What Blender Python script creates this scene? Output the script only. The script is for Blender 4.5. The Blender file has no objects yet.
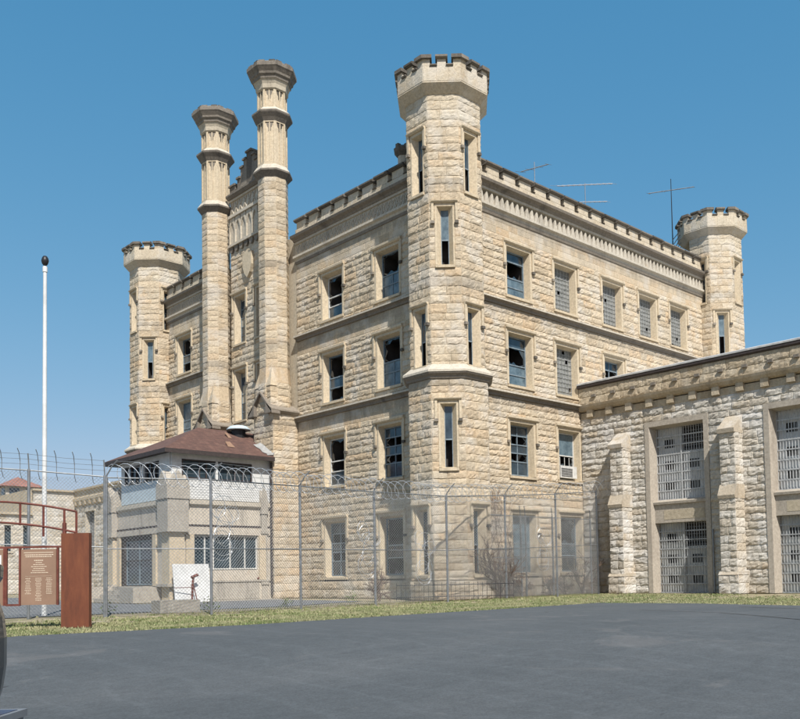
import bpy, math, random
import numpy as np
from mathutils import Vector
random.seed(7); rng = np.random.default_rng(7)
SC = bpy.context.scene; COL = SC.collection
PI = math.pi

# ------------------------------------------------------------------ materials
def newmat(name):
    m = bpy.data.materials.new(name); m.use_nodes = True
    nt = m.node_tree; b = nt.nodes['Principled BSDF']
    return m, nt, b
def N(nt, t, **kw):
    n = nt.nodes.new(t)
    for k, v in kw.items():
        if k in n.inputs: n.inputs[k].default_value = v
        else: setattr(n, k, v)
    return n
def ramp(nt, fac, stops):
    r = nt.nodes.new('ShaderNodeValToRGB'); e = r.color_ramp.elements
    while len(e) < len(stops): e.new(.5)
    for i, (p, c) in enumerate(stops):
        e[i].position = p; e[i].color = (*c, 1) if len(c) == 3 else c
    nt.links.new(fac, r.inputs['Fac']); return r.outputs['Color']
def mix(nt, fac, a, b, mode='MIX'):
    n = nt.nodes.new('ShaderNodeMix'); n.data_type = 'RGBA'; n.blend_type = mode
    for s, v in ((n.inputs[0], fac), (n.inputs[6], a), (n.inputs[7], b)):
        if isinstance(v, (int, float)): s.default_value = v
        elif isinstance(v, tuple): s.default_value = (*v, 1)
        else: nt.links.new(v, s)
    return n.outputs[2]
def noise(nt, scale, detail=4, rough=.55, vec=None, dist=0):
    n = N(nt, 'ShaderNodeTexNoise'); n.inputs['Scale'].default_value = scale
    n.inputs['Detail'].default_value = detail; n.inputs['Roughness'].default_value = rough
    n.inputs['Distortion'].default_value = dist
    if vec is None:
        g = nt.nodes.get('GEO') or nt.nodes.new('ShaderNodeNewGeometry'); g.name = 'GEO'; vec = g.outputs['Position']
    nt.links.new(vec, n.inputs['Vector']); return n.outputs['Fac']
def stretched(nt, sx, sy, sz):
    g = nt.nodes.get('GEO') or nt.nodes.new('ShaderNodeNewGeometry'); g.name = 'GEO'
    m = nt.nodes.new('ShaderNodeMapping'); m.inputs['Scale'].default_value = (sx, sy, sz)
    nt.links.new(g.outputs['Position'], m.inputs['Vector']); return m.outputs['Vector']
def bump(nt, b, h, strength=.4, dist=.02):
    n = nt.nodes.new('ShaderNodeBump'); n.inputs['Strength'].default_value = strength; n.inputs['Distance'].default_value = dist
    nt.links.new(h, n.inputs['Height']); nt.links.new(n.outputs['Normal'], b.inputs['Normal'])

def stone_mat(name, cols, stain=(.16, .14, .11), stain_amt=.5, rust=(.36, .23, .11), white=None, bumpd=.02, rough=.9, joints=0.0):
    cols = [(r*1.09, g_*1.085, b_*1.07) for r, g_, b_ in cols]
    m, nt, b = newmat(name)
    g = nt.nodes.new('ShaderNodeNewGeometry'); g.name = 'GEO'
    c = ramp(nt, g.outputs['Random Per Island'], [(i/(len(cols)-1), k) for i, k in enumerate(cols)])
    big = ramp(nt, noise(nt, .35, 4, .6), [(.35, (0, 0, 0)), (.7, (1, 1, 1))])
    c = mix(nt, mixfac(nt, big, .35), c, cols[-1])
    fine = noise(nt, 9, 6, .7)
    c = mix(nt, 1.0, c, ramp(nt, fine, [(.25, (.66, .64, .62)), (.75, (1.18, 1.17, 1.16))]), 'MULTIPLY')
    rs = ramp(nt, noise(nt, 1.3, 3, .6, dist=.6), [(.62, (0, 0, 0)), (.75, (1, 1, 1))])
    c = mix(nt, mixfac(nt, rs, .35), c, rust)
    # vertical soot streaks and patches with their own outline
    st = ramp(nt, noise(nt, 1.0, 5, .65, stretched(nt, 1.4, 1.4, .28)), [(.55, (0, 0, 0)), (.72, (1, 1, 1))])
    c = mix(nt, mixfac(nt, st, stain_amt), c, stain)
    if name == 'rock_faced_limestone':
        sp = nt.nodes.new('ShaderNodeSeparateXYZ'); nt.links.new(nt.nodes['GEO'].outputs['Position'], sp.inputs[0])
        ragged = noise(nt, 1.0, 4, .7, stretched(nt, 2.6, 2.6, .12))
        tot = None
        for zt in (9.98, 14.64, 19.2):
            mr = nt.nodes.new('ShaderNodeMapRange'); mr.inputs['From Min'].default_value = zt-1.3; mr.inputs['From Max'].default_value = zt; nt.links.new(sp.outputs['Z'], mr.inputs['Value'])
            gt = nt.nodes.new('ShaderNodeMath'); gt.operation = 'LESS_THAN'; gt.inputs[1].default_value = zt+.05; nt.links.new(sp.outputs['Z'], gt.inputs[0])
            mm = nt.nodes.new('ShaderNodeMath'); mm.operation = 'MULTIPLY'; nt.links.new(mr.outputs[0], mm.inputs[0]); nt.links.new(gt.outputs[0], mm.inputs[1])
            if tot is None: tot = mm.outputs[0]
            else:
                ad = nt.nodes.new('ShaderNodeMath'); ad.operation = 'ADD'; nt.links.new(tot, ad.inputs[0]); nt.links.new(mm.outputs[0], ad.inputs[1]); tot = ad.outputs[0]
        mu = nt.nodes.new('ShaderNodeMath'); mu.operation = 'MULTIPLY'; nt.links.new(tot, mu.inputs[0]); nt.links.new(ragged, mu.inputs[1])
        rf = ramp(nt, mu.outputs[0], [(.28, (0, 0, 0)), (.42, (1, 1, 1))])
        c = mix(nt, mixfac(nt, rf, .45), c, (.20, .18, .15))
    if white:
        ws = ramp(nt, noise(nt, .8, 4, .6), [(.5, (0, 0, 0)), (.62, (1, 1, 1))])
        c = mix(nt, mixfac(nt, ws, white[1]), c, white[0])
    if joints > 0:
        br = nt.nodes.new('ShaderNodeTexBrick')
    nt.links.new(c, b.inputs['Base Color'])
    b.inputs['Roughness'].default_value = rough; b.inputs['Specular IOR Level'].default_value = .2
    bump(nt, b, noise(nt, 11, 8, .78), 1.0, bumpd*1.6)
    return m
def mixfac(nt, col, k):
    n = nt.nodes.new('ShaderNodeMath'); n.operation = 'MULTIPLY'; n.inputs[1].default_value = k
    nt.links.new(col, n.inputs[0]); return n.outputs[0]
def plain(name, col, rough=.6, metal=0, var=.25, scale=5, bumpd=0, spec=.3):
    m, nt, b = newmat(name)
    lo = tuple(x*(1-var) for x in col); hi = tuple(min(1, x*(1+var)) for x in col)
    c = ramp(nt, noise(nt, scale, 5, .65), [(.3, lo), (.7, hi)])
    nt.links.new(c, b.inputs['Base Color']); b.inputs['Roughness'].default_value = rough; b.inputs['Metallic'].default_value = metal
    b.inputs['Specular IOR Level'].default_value = spec
    if bumpd: bump(nt, b, noise(nt, scale*4, 5, .7), .6, bumpd)
    return m

M = {}
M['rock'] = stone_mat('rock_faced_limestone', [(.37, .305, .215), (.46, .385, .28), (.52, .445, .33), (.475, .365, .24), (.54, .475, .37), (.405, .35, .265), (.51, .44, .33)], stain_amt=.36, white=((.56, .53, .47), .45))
M['rockcrown'] = stone_mat('weathered_tower_limestone', [(.44, .38, .285), (.50, .44, .34), (.53, .48, .38)], stain_amt=.35, white=((.55, .52, .46), .5))
M['rockwing'] = stone_mat('grey_cell_house_limestone', [(.36, .325, .265), (.50, .465, .40), (.56, .54, .49), (.43, .37, .28), (.54, .52, .47), (.42, .405, .365)], stain_amt=.35, white=((.60, .59, .56), .6))
M['dress'] = stone_mat('dressed_limestone', [(.47, .40, .29), (.53, .46, .345), (.50, .43, .315)], stain_amt=.35, bumpd=.006, rust=(.42, .30, .17))
M['dressgrey'] = stone_mat('grey_dressed_limestone', [(.38, .34, .27), (.46, .42, .34), (.42, .37, .28)], stain=(.12, .11, .09), stain_amt=.55, bumpd=.008, rust=(.34, .28, .18))
M['pale'] = stone_mat('pale_dressed_limestone', [(.43, .39, .32), (.49, .455, .385)], stain=(.2, .18, .15), stain_amt=.45, bumpd=.006, rust=(.45, .38, .28))
M['cap'] = stone_mat('sooty_coping_stone', [(.08, .074, .064), (.15, .137, .12), (.25, .225, .19)], stain=(.05, .045, .04), stain_amt=.6, bumpd=.02, rust=(.12, .10, .08))
M['ledgedark'] = stone_mat('grimy_painted_shade_stone', [(.13, .118, .10), (.19, .17, .145), (.24, .215, .18)], stain=(.07, .065, .055), stain_amt=.6, bumpd=.01, rust=(.2, .16, .12))  # dark for shade painted under ledges; also cornices and gable roofs
M['wingtrim'] = stone_mat('grey_window_surround_stone', [(.34, .31, .265), (.40, .365, .31)], stain=(.2, .17, .14), stain_amt=.5, bumpd=.006, rust=(.34, .29, .22))
M['frieze'] = stone_mat('bleached_frieze_stone', [(.42, .39, .33), (.48, .45, .385)], stain=(.2, .18, .15), stain_amt=.5, bumpd=.006)
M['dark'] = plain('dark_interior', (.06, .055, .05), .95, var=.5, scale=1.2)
M['sash'] = plain('weathered_blue_grey_sash', (.17, .215, .245), .6, var=.3)
M['sashw'] = plain('peeling_white_sash', (.55, .55, .52), .6, var=.2)
M['iron'] = plain('grey_iron_bars', (.30, .31, .31), .55, var=.35, scale=8)
M['ironlight'] = plain('pale_painted_bars', (.40, .41, .41), .55, var=.3, scale=8)
M['galv'] = plain('galvanised_steel', (.23, .245, .255), .42, .55, var=.25)
M['wire'] = plain('galvanised_fence_wire', (.30, .315, .32), .6, .2, var=.2)
M['razor'] = plain('razor_wire_steel', (.60, .62, .64), .35, .6, var=.1)
M['whitepaint'] = plain('white_painted_board', (.60, .61, .60), .6, var=.16, scale=2)
M['bluewhite'] = plain('faded_blue_white_board', (.44, .52, .56), .55, var=.1, scale=2)
M['stucco'] = stone_mat('old_stone_stucco', [(.46, .42, .36), (.52, .48, .41)], stain=(.22, .20, .17), stain_amt=.8, bumpd=.01)
M['stuccogrey'] = stone_mat('grey_stained_concrete', [(.34, .32, .28), (.40, .375, .33)], stain=(.15, .14, .12), stain_amt=.8, bumpd=.012, rust=(.3, .25, .18))
M['cream'] = stone_mat('cream_dressed_stone', [(.49, .42, .31), (.52, .45, .34)], stain=(.28, .24, .18), stain_amt=.5, bumpd=.006)
M['rooftar'] = plain('flat_roof_felt', (.09, .09, .09), .95)
M['slate'] = plain('grey_roof_edge', (.42, .42, .41), .7, var=.3, scale=3)
M['darktrim'] = plain('dark_brown_eaves', (.05, .04, .038), .6)
M['rockrow'] = stone_mat('tan_cornice_limestone', [(.37, .305, .215), (.43, .365, .265), (.48, .42, .32)], stain_amt=.6, white=((.5, .47, .4), .3))
M['redroof'] = plain('pale_red_roof', (.27, .13, .10), .8, var=.3, scale=.5)
M['black'] = plain('black_paint', (.02, .02, .022), .4)
M['foil'] = plain('torn_white_flashing', (.30, .30, .29), .6, bumpd=.03)
M['canvas'] = plain('pale_curtain', (.30, .24, .17), .9)

def glass_mat():
    m, nt, b = newmat('dusty_painted_sky_glass')
    c = ramp(nt, noise(nt, 1.7, 4, .6), [(.35, (.014, .026, .036)), (.65, (.04, .065, .085))])  # slight blue base paints the sky reflection into the glass
    nt.links.new(c, b.inputs['Base Color']); b.inputs['Roughness'].default_value = .12; b.inputs['Specular IOR Level'].default_value = .8
    bump(nt, b, noise(nt, 1.5, 2, .5), .25, .03)
    return m
M['glass'] = glass_mat(); M['palesheet'] = plain('dirty_pale_sheet', (.55, .55, .52), .8, var=.25, scale=1.5)
m, nt, b = newmat('dusty_pale_glass')
c = ramp(nt, noise(nt, 2.2, 5, .7), [(.35, (.05, .085, .11)), (.65, (.14, .20, .235))])
nt.links.new(c, b.inputs['Base Color']); b.inputs['Roughness'].default_value = .35; M['glassdust'] = m

def grille_mat():
    m, nt, b = newmat('rusty_mesh_screen')
    c = ramp(nt, noise(nt, 3, 5, .7), [(.3, (.15, .155, .14)), (.6, (.25, .255, .235)), (.8, (.32, .31, .27))])
    nt.links.new(c, b.inputs['Base Color']); b.inputs['Roughness'].default_value = .8; return m
M['screen'] = grille_mat()

def asphalt():
    m, nt, b = newmat('sealed_asphalt')
    c = ramp(nt, noise(nt, .22, 6, .62, stretched(nt, 1, 1.6, 1)), [(.3, (.078, .087, .092)), (.52, (.088, .097, .102)), (.72, (.104, .112, .116))])
    fine = ramp(nt, noise(nt, 30, 6, .9), [(.3, (.5, .5, .5)), (.7, (1.55, 1.55, 1.55))])
    c = mix(nt, .8, c, fine, 'MULTIPLY')
    sc = ramp(nt, noise(nt, 1.0, 8, .8, stretched(nt, 1.2, 5.5, 1), dist=.5), [(.35, (.92, .92, .92)), (.65, (1.08, 1.08, 1.08))])
    c = mix(nt, .9, c, sc, 'MULTIPLY')
    md = ramp(nt, noise(nt, 1.0, 9, .82, stretched(nt, 5, 5, 1)), [(.36, (.86, .86, .86)), (.5, (1, 1, 1)), (.66, (1.12, 1.12, 1.12))])
    c = mix(nt, .9, c, md, 'MULTIPLY')
    sp_ = ramp(nt, noise(nt, 9, 4, .7), [(.70, (1, 1, 1)), (.74, (.55, .55, .56))]); c = mix(nt, .8, c, sp_, 'MULTIPLY')
    # dusty worn patches
    d = ramp(nt, noise(nt, .45, 7, .7, dist=.8), [(.58, (0, 0, 0)), (.64, (1, 1, 1))])
    c = mix(nt, mixfac(nt, d, .35), c, (.165, .16, .155))
    # squeegee streaks of the sealer
    w = N(nt, 'ShaderNodeTexWave'); w.inputs['Scale'].default_value = .35; w.inputs['Distortion'].default_value = 9; w.inputs['Detail'].default_value = 3
    g = nt.nodes.get('GEO'); nt.links.new(g.outputs['Position'], w.inputs['Vector'])
    s = ramp(nt, w.outputs['Fac'], [(.0, (.97, .97, .97)), (.95, (1, 1, 1)), (.99, (1.10, 1.10, 1.10))])
    c = mix(nt, .8, c, s, 'MULTIPLY')
    # hairline cracks
    v = N(nt, 'ShaderNodeTexVoronoi'); v.feature = 'DISTANCE_TO_EDGE'; v.inputs['Scale'].default_value = .23
    mp = nt.nodes.new('ShaderNodeVectorMath'); mp.operation = 'ADD'
    nz = nt.nodes.new('ShaderNodeTexNoise'); nz.inputs['Scale'].default_value = 1.2; nz.inputs['Detail'].default_value = 6
    nt.links.new(g.outputs['Position'], nz.inputs['Vector']); nt.links.new(g.outputs['Position'], mp.inputs[0]); nt.links.new(nz.outputs['Color'], mp.inputs[1])
    nt.links.new(mp.outputs[0], v.inputs['Vector'])
    brk = ramp(nt, noise(nt, .5, 2), [(.64, (0, 0, 0)), (.70, (1, 1, 1))])
    cr = ramp(nt, v.outputs['Distance'], [(.0, (1, 1, 1)), (.003, (1, 1, 1)), (.007, (0, 0, 0))])
    cr = mix(nt, 1.0, cr, brk, 'MULTIPLY')
    c = mix(nt, mixfac(nt, cr, .8), c, (.025, .025, .028))
    nt.links.new(c, b.inputs['Base Color'])
    b.inputs['Roughness'].default_value = .88; b.inputs['Specular IOR Level'].default_value = .2
    bump(nt, b, noise(nt, 55, 6, .85), .9, .012)
    return m
M['asphalt'] = asphalt()
def groundmat():
    m, nt, b = newmat('dry_turf_soil')
    c = ramp(nt, noise(nt, 1.1, 7, .7), [(.3, (.12, .13, .06)), (.42, (.20, .19, .10)), (.52, (.30, .25, .16)), (.66, (.42, .35, .25))])
    nt.links.new(c, b.inputs['Base Color']); b.inputs['Roughness'].default_value = 1
    bump(nt, b, noise(nt, 12, 6, .8), .8, .05); return m
M['turf'] = groundmat()
def pavemat():
    m, nt, b = newmat('weedy_old_pavement')
    c = ramp(nt, noise(nt, .9, 6, .7), [(.3, (.09, .095, .10)), (.6, (.15, .155, .16)), (.78, (.16, .17, .10))])
    nt.links.new(c, b.inputs['Base Color']); b.inputs['Roughness'].default_value = .95
    bump(nt, b, noise(nt, 15, 6, .8), .6, .03); return m
M['pave'] = pavemat()
def grassmat(name, a, bb, cc):
    m, nt, b = newmat(name)
    g = nt.nodes.new('ShaderNodeNewGeometry'); g.name = 'GEO'
    c = ramp(nt, g.outputs['Random Per Island'], [(0, a), (.55, bb), (1, cc)])
    big = ramp(nt, noise(nt, .7, 4, .6), [(.42, (0, 0, 0)), (.62, (1, 1, 1))])
    c = mix(nt, mixfac(nt, big, .7), c, cc)
    nt.links.new(c, b.inputs['Base Color']); b.inputs['Roughness'].default_value = .8; b.inputs['Specular IOR Level'].default_value = .15
    return m
M['grass'] = grassmat('mown_grass_blades', (.09, .14, .045), (.18, .215, .085), (.38, .35, .21))
M['leaf'] = grassmat('weed_leaves', (.05, .10, .025), (.10, .16, .04), (.16, .18, .06))
M['twig'] = plain('dry_grey_twigs', (.15, .11, .085), .9, var=.3)
def corten():
    m, nt, b = newmat('rusted_weathering_steel')
    c = ramp(nt, noise(nt, 1.0, 6, .7, stretched(nt, 4, 4, 1.0)), [(.3, (.09, .028, .013)), (.5, (.135, .040, .017)), (.7, (.18, .058, .023))])
    nt.links.new(c, b.inputs['Base Color']); b.inputs['Roughness'].default_value = .75; bump(nt, b, noise(nt, 40, 5, .7), .4, .004); return m
M['corten'] = corten()
M['redsteel'] = plain('red_brown_steel', (.14, .045, .032), .6, var=.3)
M['signbrown'] = plain('brown_sign_board', (.25, .16, .11), .5, var=.1, scale=2)
M['signtext'] = plain('cream_sign_lettering', (.62, .52, .40), .6, var=.05)
M['signgreen'] = plain('green_sticker', (.05, .22, .10), .6)
def shingle():
    m, nt, b = newmat('red_brown_asphalt_shingles')
    c = ramp(nt, noise(nt, 2.2, 6, .75), [(.3, (.085, .048, .040)), (.55, (.125, .068, .054)), (.75, (.19, .13, .10))])
    g = nt.nodes.get('GEO')
    br = nt.nodes.new('ShaderNodeTexBrick'); br.inputs['Scale'].default_value = 1; br.inputs['Brick Width'].default_value = .3; br.inputs['Row Height'].default_value = .07
    br.inputs['Mortar Size'].default_value = .008; br.inputs['Color1'].default_value = (.75, .75, .75, 1); br.inputs['Color2'].default_value = (1.2, 1.15, 1.1, 1); br.inputs['Mortar'].default_value = (.4, .4, .4, 1)
    sp = nt.nodes.new('ShaderNodeSeparateXYZ'); nt.links.new(g.outputs['Position'], sp.inputs[0])
    ad = nt.nodes.new('ShaderNodeMath'); ad.operation = 'ADD'; nt.links.new(sp.outputs['X'], ad.inputs[0]); nt.links.new(sp.outputs['Y'], ad.inputs[1])
    cb = nt.nodes.new('ShaderNodeCombineXYZ'); nt.links.new(ad.outputs[0], cb.inputs['X']); nt.links.new(sp.outputs['Z'], cb.inputs['Y'])
    nt.links.new(cb.outputs[0], br.inputs['Vector'])
    c = mix(nt, .8, c, br.outputs['Color'], 'MULTIPLY')
    nt.links.new(c, b.inputs['Base Color']); b.inputs['Roughness'].default_value = .95
    return m
M['shingle'] = shingle()
m, nt, b = newmat('dark_grey_car_paint'); b.inputs['Base Color'].default_value = (.035, .04, .045, 1); b.inputs['Metallic'].default_value = .3; b.inputs['Roughness'].default_value = .3
b.inputs['Coat Weight'].default_value = .6; M['carpaint'] = m
m, nt, b = newmat('black_rubber'); b.inputs['Base Color'].default_value = (.02, .02, .02, 1); b.inputs['Roughness'].default_value = .85; M['rubber'] = m
m, nt, b = newmat('tinted_car_glass'); b.inputs['Base Color'].default_value = (.01, .012, .015, 1); b.inputs['Roughness'].default_value = .05; M['carglass'] = m
M['taillight'] = plain('red_lamp_plastic', (.06, .012, .012), .2)
M['greybumper'] = plain('grey_bumper_plastic', (.16, .17, .18), .4, var=.1)
M['navy'] = plain('navy_bumper_top', (.02, .03, .07), .3, var=.1)

# ------------------------------------------------------------------ mesh tools
class MB:
    def __init__(s): s.v = []; s.f = []; s.mi = []; s.n = 0
    def add(s, verts, faces, mi=0):
        o = s.n; s.v.extend(tuple(map(float, p)) for p in verts); s.n += len(verts)
        for f in faces: s.f.append(tuple(i+o for i in f)); s.mi.append(mi)
    def box(s, a, b, mi=0):
        x0, y0, z0 = a; x1, y1, z1 = b
        if x0 > x1: x0, x1 = x1, x0
        if y0 > y1: y0, y1 = y1, y0
        if z0 > z1: z0, z1 = z1, z0
        s.add([(x0,y0,z0),(x1,y0,z0),(x1,y1,z0),(x0,y1,z0),(x0,y0,z1),(x1,y0,z1),(x1,y1,z1),(x0,y1,z1)],
              [(0,3,2,1),(4,5,6,7),(0,1,5,4),(1,2,6,5),(2,3,7,6),(3,0,4,7)], mi)
    def fbox(s, F, u0, u1, z0, z1, d0, d1, mi=0):
        P = [F(u, z, d) for z in (z0, z1) for d in (d1, d0) for u in (u0, u1)]
        # order: z0:(d1:u0,u1)(d0:u0,u1) z1...
        s.add(P, [(0,2,3,1),(4,5,7,6),(0,1,5,4),(1,3,7,5),(3,2,6,7),(2,0,4,6)], mi)
    def prism(s, F, prof, u0, u1, mi=0, caps=True):
        """profile [(d,z)] extruded along u"""
        n = len(prof)
        P = [F(u0, z, d) for d, z in prof] + [F(u1, z, d) for d, z in prof]
        fs = [(i, (i+1) % n, n+(i+1) % n, n+i) for i in range(n)]
        if caps: fs += [tuple(range(n-1, -1, -1)), tuple(range(n, 2*n))]
        s.add(P, fs, mi)
    def plate(s, F, poly, d0, d1, mi=0):
        """polygon [(u,z)] with thickness d0..d1"""
        n = len(poly)
        P = [F(u, z, d1) for u, z in poly] + [F(u, z, d0) for u, z in poly]
        s.add(P, [tuple(range(n)), tuple(range(2*n-1, n-1, -1))] + [(i, n+i, n+(i+1) % n, (i+1) % n) for i in range(n)], mi)
    def tube(s, pts, r, k=6, mi=0, r1=None, cap=True):
        pts = [Vector(p) for p in pts]; n = len(pts); base = s.n; V = []
        for i, p in enumerate(pts):
            t = (pts[min(i+1, n-1)] - pts[max(i-1, 0)]).normalized()
            a = t.cross(Vector((0, 0, 1)))
            if a.length < .05: a = t.cross(Vector((1, 0, 0)))
            a.normalize(); b = t.cross(a)
            rr = r if r1 is None else r + (r1-r)*i/(n-1)
            for j in range(k):
                th = 2*PI*j/k; V.append(p + a*math.cos(th)*rr + b*math.sin(th)*rr)
        fs = [(i*k+j, i*k+(j+1) % k, (i+1)*k+(j+1) % k, (i+1)*k+j) for i in range(n-1) for j in range(k)]
        if cap: fs += [tuple(range(k)), tuple(range(n*k-1, (n-1)*k-1, -1))]
        s.add(V, fs, mi)
    def lathe(s, c, prof, k=8, rot=PI/8, mi=0, flats=True):
        """prof [(across, z)] stacked rings round a vertical axis"""
        q = 1/math.cos(PI/k) if flats else 1
        V = []
        for af, z in prof:
            for j in range(k):
                th = rot + 2*PI*j/k; V.append((c[0]+af/2*q*math.cos(th), c[1]+af/2*q*math.sin(th), z))
        n = len(prof)
        fs = [(i*k+j, i*k+(j+1) % k, (i+1)*k+(j+1) % k, (i+1)*k+j) for i in range(n-1) for j in range(k)]
        fs += [tuple(range(k-1, -1, -1)), tuple(range((n-1)*k, n*k))]
        s.add(V, fs, mi)
    def build(s, name, mats, parent=None, smooth=False, label=None):
        me = bpy.data.meshes.new(name); me.from_pydata(s.v, [], s.f)
        if not isinstance(mats, (list, tuple)): mats = [mats]
        for m in mats: me.materials.append(m)
        if len(mats) > 1: me.polygons.foreach_set('material_index', s.mi)
        if smooth: me.polygons.foreach_set('use_smooth', [True]*len(me.polygons))
        me.update()
        o = bpy.data.objects.new(name, me); COL.objects.link(o)
        if parent is not None:
            o.parent = parent; o.matrix_parent_inverse = PINV(parent)
        if label: o['label'] = label
        return o
def PINV(parent):
    from mathutils import Matrix
    return Matrix.Translation(-parent.location) if parent.type == 'EMPTY' else Matrix.Identity(4)
def thing(name, label, cat, loc=(0, 0, 0), group=None):
    o = bpy.data.objects.new(name, None); COL.objects.link(o); o.location = loc; o.empty_display_size = .3
    o['label'] = label; o['category'] = cat
    if group: o['group'] = group
    return o
def tag(o, label, cat, group=None, kind=None):
    if kind: o['kind'] = kind
    if label: o['label'] = label
    if cat: o['category'] = cat
    if group: o['group'] = group
    return o
def frame(o, u, n):
    ox, oy = o[0], o[1]
    def F(a, z, d): return (ox+u[0]*a+n[0]*d, oy+u[1]*a+n[1]*d, z)
    F.u = u; F.n = n
    return F
FL = frame((0, 0), (0, -1), (-1, 0))      # front facade, u = -y
FR = frame((0, 0), (1, 0), (0, -1))       # side facade, u = x
FW = frame((10.1, 0), (0, -1), (-1, 0))   # wing facade

# ------------------------------------------------------------------ rock-faced masonry as real relief
def stone(mb, F, u0, u1, z0, z1, rough, cell=.12, bevel=.022):
    if rough > .02: rough *= .80; cell = min(cell, .125) if cell < .2 else cell
    w, h = u1-u0, z1-z0
    if w < .02 or h < .02: return
    bv = min(bevel, w*.2, h*.2)
    nx = max(1, int(round((w-2*bv)/cell))); nz = max(2, int(round((h-2*bv)/(cell*.75))))
    us = np.concatenate([[0], np.linspace(bv, w-bv, nx+1), [w]]); zs = np.concatenate([[0], np.linspace(bv, h-bv, nz+1), [h]])
    D = np.zeros((len(zs), len(us)))
    base = rng.uniform(.45, 1.0)*rough
    tilt = rng.uniform(-.3, .3)
    for i in range(1, len(zs)-1):
        tz = (zs[i])/h
        prof = (math.sin(PI*min(1, max(0, tz)))**.5)*(1.3-.75*tz)
        for j in range(1, len(us)-1):
            tu = us[j]/w
            e = min(1, .45+.55*min(tu, 1-tu)*w/.12)
            D[i, j] = base*prof*e*(1+tilt*(tu-.5)) + rng.uniform(-.5, .5)*rough*.75
    D[1:-1, 1:-1] = np.maximum(D[1:-1, 1:-1], rough*.12)
    D[0, :] = D[-1, :] = -.008; D[:, 0] = D[:, -1] = -.006
    ju = us + u0; jz = zs + z0
    nu = len(us)
    V = []
    for i in range(len(zs)):
        for j in range(nu):
            du = dz = 0
            if 1 < i < len(zs)-2 and 1 < j < nu-2:
                du = rng.uniform(-.035, .035); dz = rng.uniform(-.022, .022)
            elif 0 < i < len(zs)-1 and 0 < j < nu-1 and rough > .02:
                dz = rng.uniform(-.004, .035) if i == 1 else (rng.uniform(-.035, .004) if i == len(zs)-2 else 0)
            V.append(F(ju[j]+du, jz[i]+dz, D[i, j]))
    fs = [(i*nu+j, i*nu+j+1, (i+1)*nu+j+1, (i+1)*nu+j) for i in range(len(zs)-1) for j in range(nu-1)]
    mb.add(V, fs)

def courses(z0, z1, ch, breaks=()):
    bs = sorted(set([z0, z1] + [b for b in breaks if z0 < b < z1])); out = []
    mb_ = [bs[0]]
    for b in bs[1:]:
        if b-mb_[-1] > .12 or b == z1: mb_.append(b)
    for a, b in zip(mb_[:-1], mb_[1:]):
        n = max(1, round((b-a)/ch)); ws = np.array([rng.choice([.85, 1, 1, 1.15]) for _ in range(n)]); ws = ws/ws.sum()*(b-a)
        z = a
        for k in ws: out.append((z, z+k)); z += k
    return out
def masonry(mb, F, u0, u1, cs, openings=(), rough=.06, wr=(.55, 1.5), cell=.15, smooth=()):
    for za, zb in cs:
        iv = [(u0, u1)]
        for (oa, ob, oz0, oz1) in openings:
            if zb <= oz0+.01 or za >= oz1-.01: continue
            nv = []
            for a, b in iv:
                if ob <= a or oa >= b: nv.append((a, b)); continue
                if oa > a: nv.append((a, oa))
                if ob < b: nv.append((ob, b))
            iv = nv
        r = rough
        for s0, s1 in smooth:
            if za >= s0-.05 and zb <= s1+.05: r = .008
        for a, b in iv:
            x = a
            while x < b-.01:
                w = rng.uniform(*wr)
                if b-(x+w) < wr[0]*.6: w = b-x
                stone(mb, F, x, x+w, za, zb, r, cell); x += w

# ------------------------------------------------------------------ windows
def reveal_frame(mb, F, uc, z0, z1, w, hoodw, drop=.95, hood=.2, rec=.4, splay=.1, sill=True, back=.5, jw=.14):
    a, b = uc-w/2, uc+w/2
    A, B = a-jw, b+jw
    def jamb(sgn, e, E):
        P = []
        for z in (z0, z1):
            P += [F(E, z, .02), F(e, z, .02), F(e+sgn*splay, z, -rec), F(e+sgn*splay, z, -back), F(E, z, -back)]
        fs = [(i, (i+1) % 5, 5+(i+1) % 5, 5+i) for i in range(5)] + [(4, 3, 2, 1, 0), (5, 6, 7, 8, 9)]
        mb.add(P, fs)
    jamb(1, a, A); jamb(-1, b, B)
    # lintel
    mb.prism(F, [(.025, z1), (.025, z1+.14), (-back, z1+.14), (-back, z1-.09), (-rec, z1-.09)], A, B)
    # hood mould with drops and label stops
    h0, h1 = uc-hoodw/2, uc+hoodw/2
    mb.prism(F, [(-.01, z1+.142), (.09, z1+.142), (.16, z1+.2), (.17, z1+.14+hood*.8), (-.01, z1+.14+hood)], h0, h1)
    for x0 in (h0, h1-.12):
        mb.fbox(F, x0, x0+.12, z1-drop, z1+.141, -.01, .09)
        mb.fbox(F, x0-.03, x0+.15, z1-drop-.13, z1-drop-.001, -.01, .15, 1)
    if sill:
        mb.prism(F, [(.10, z0-.16), (.10, z0-.04), (-rec, z0+.04), (-back, z0+.04), (-back, z0-.16)], A, B)
    else:
        mb.prism(F, [(.02, z0-.1), (.02, z0-.02), (-rec, z0+.04), (-back, z0+.04), (-back, z0-.1)], A, B)

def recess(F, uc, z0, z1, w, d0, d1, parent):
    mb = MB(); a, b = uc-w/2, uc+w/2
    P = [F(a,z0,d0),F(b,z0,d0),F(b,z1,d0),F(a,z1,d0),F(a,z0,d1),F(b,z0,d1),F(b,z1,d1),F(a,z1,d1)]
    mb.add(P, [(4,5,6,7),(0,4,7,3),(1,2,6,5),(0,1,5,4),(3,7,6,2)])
    return mb.build('room_interior', M['dark'], parent)

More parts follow.
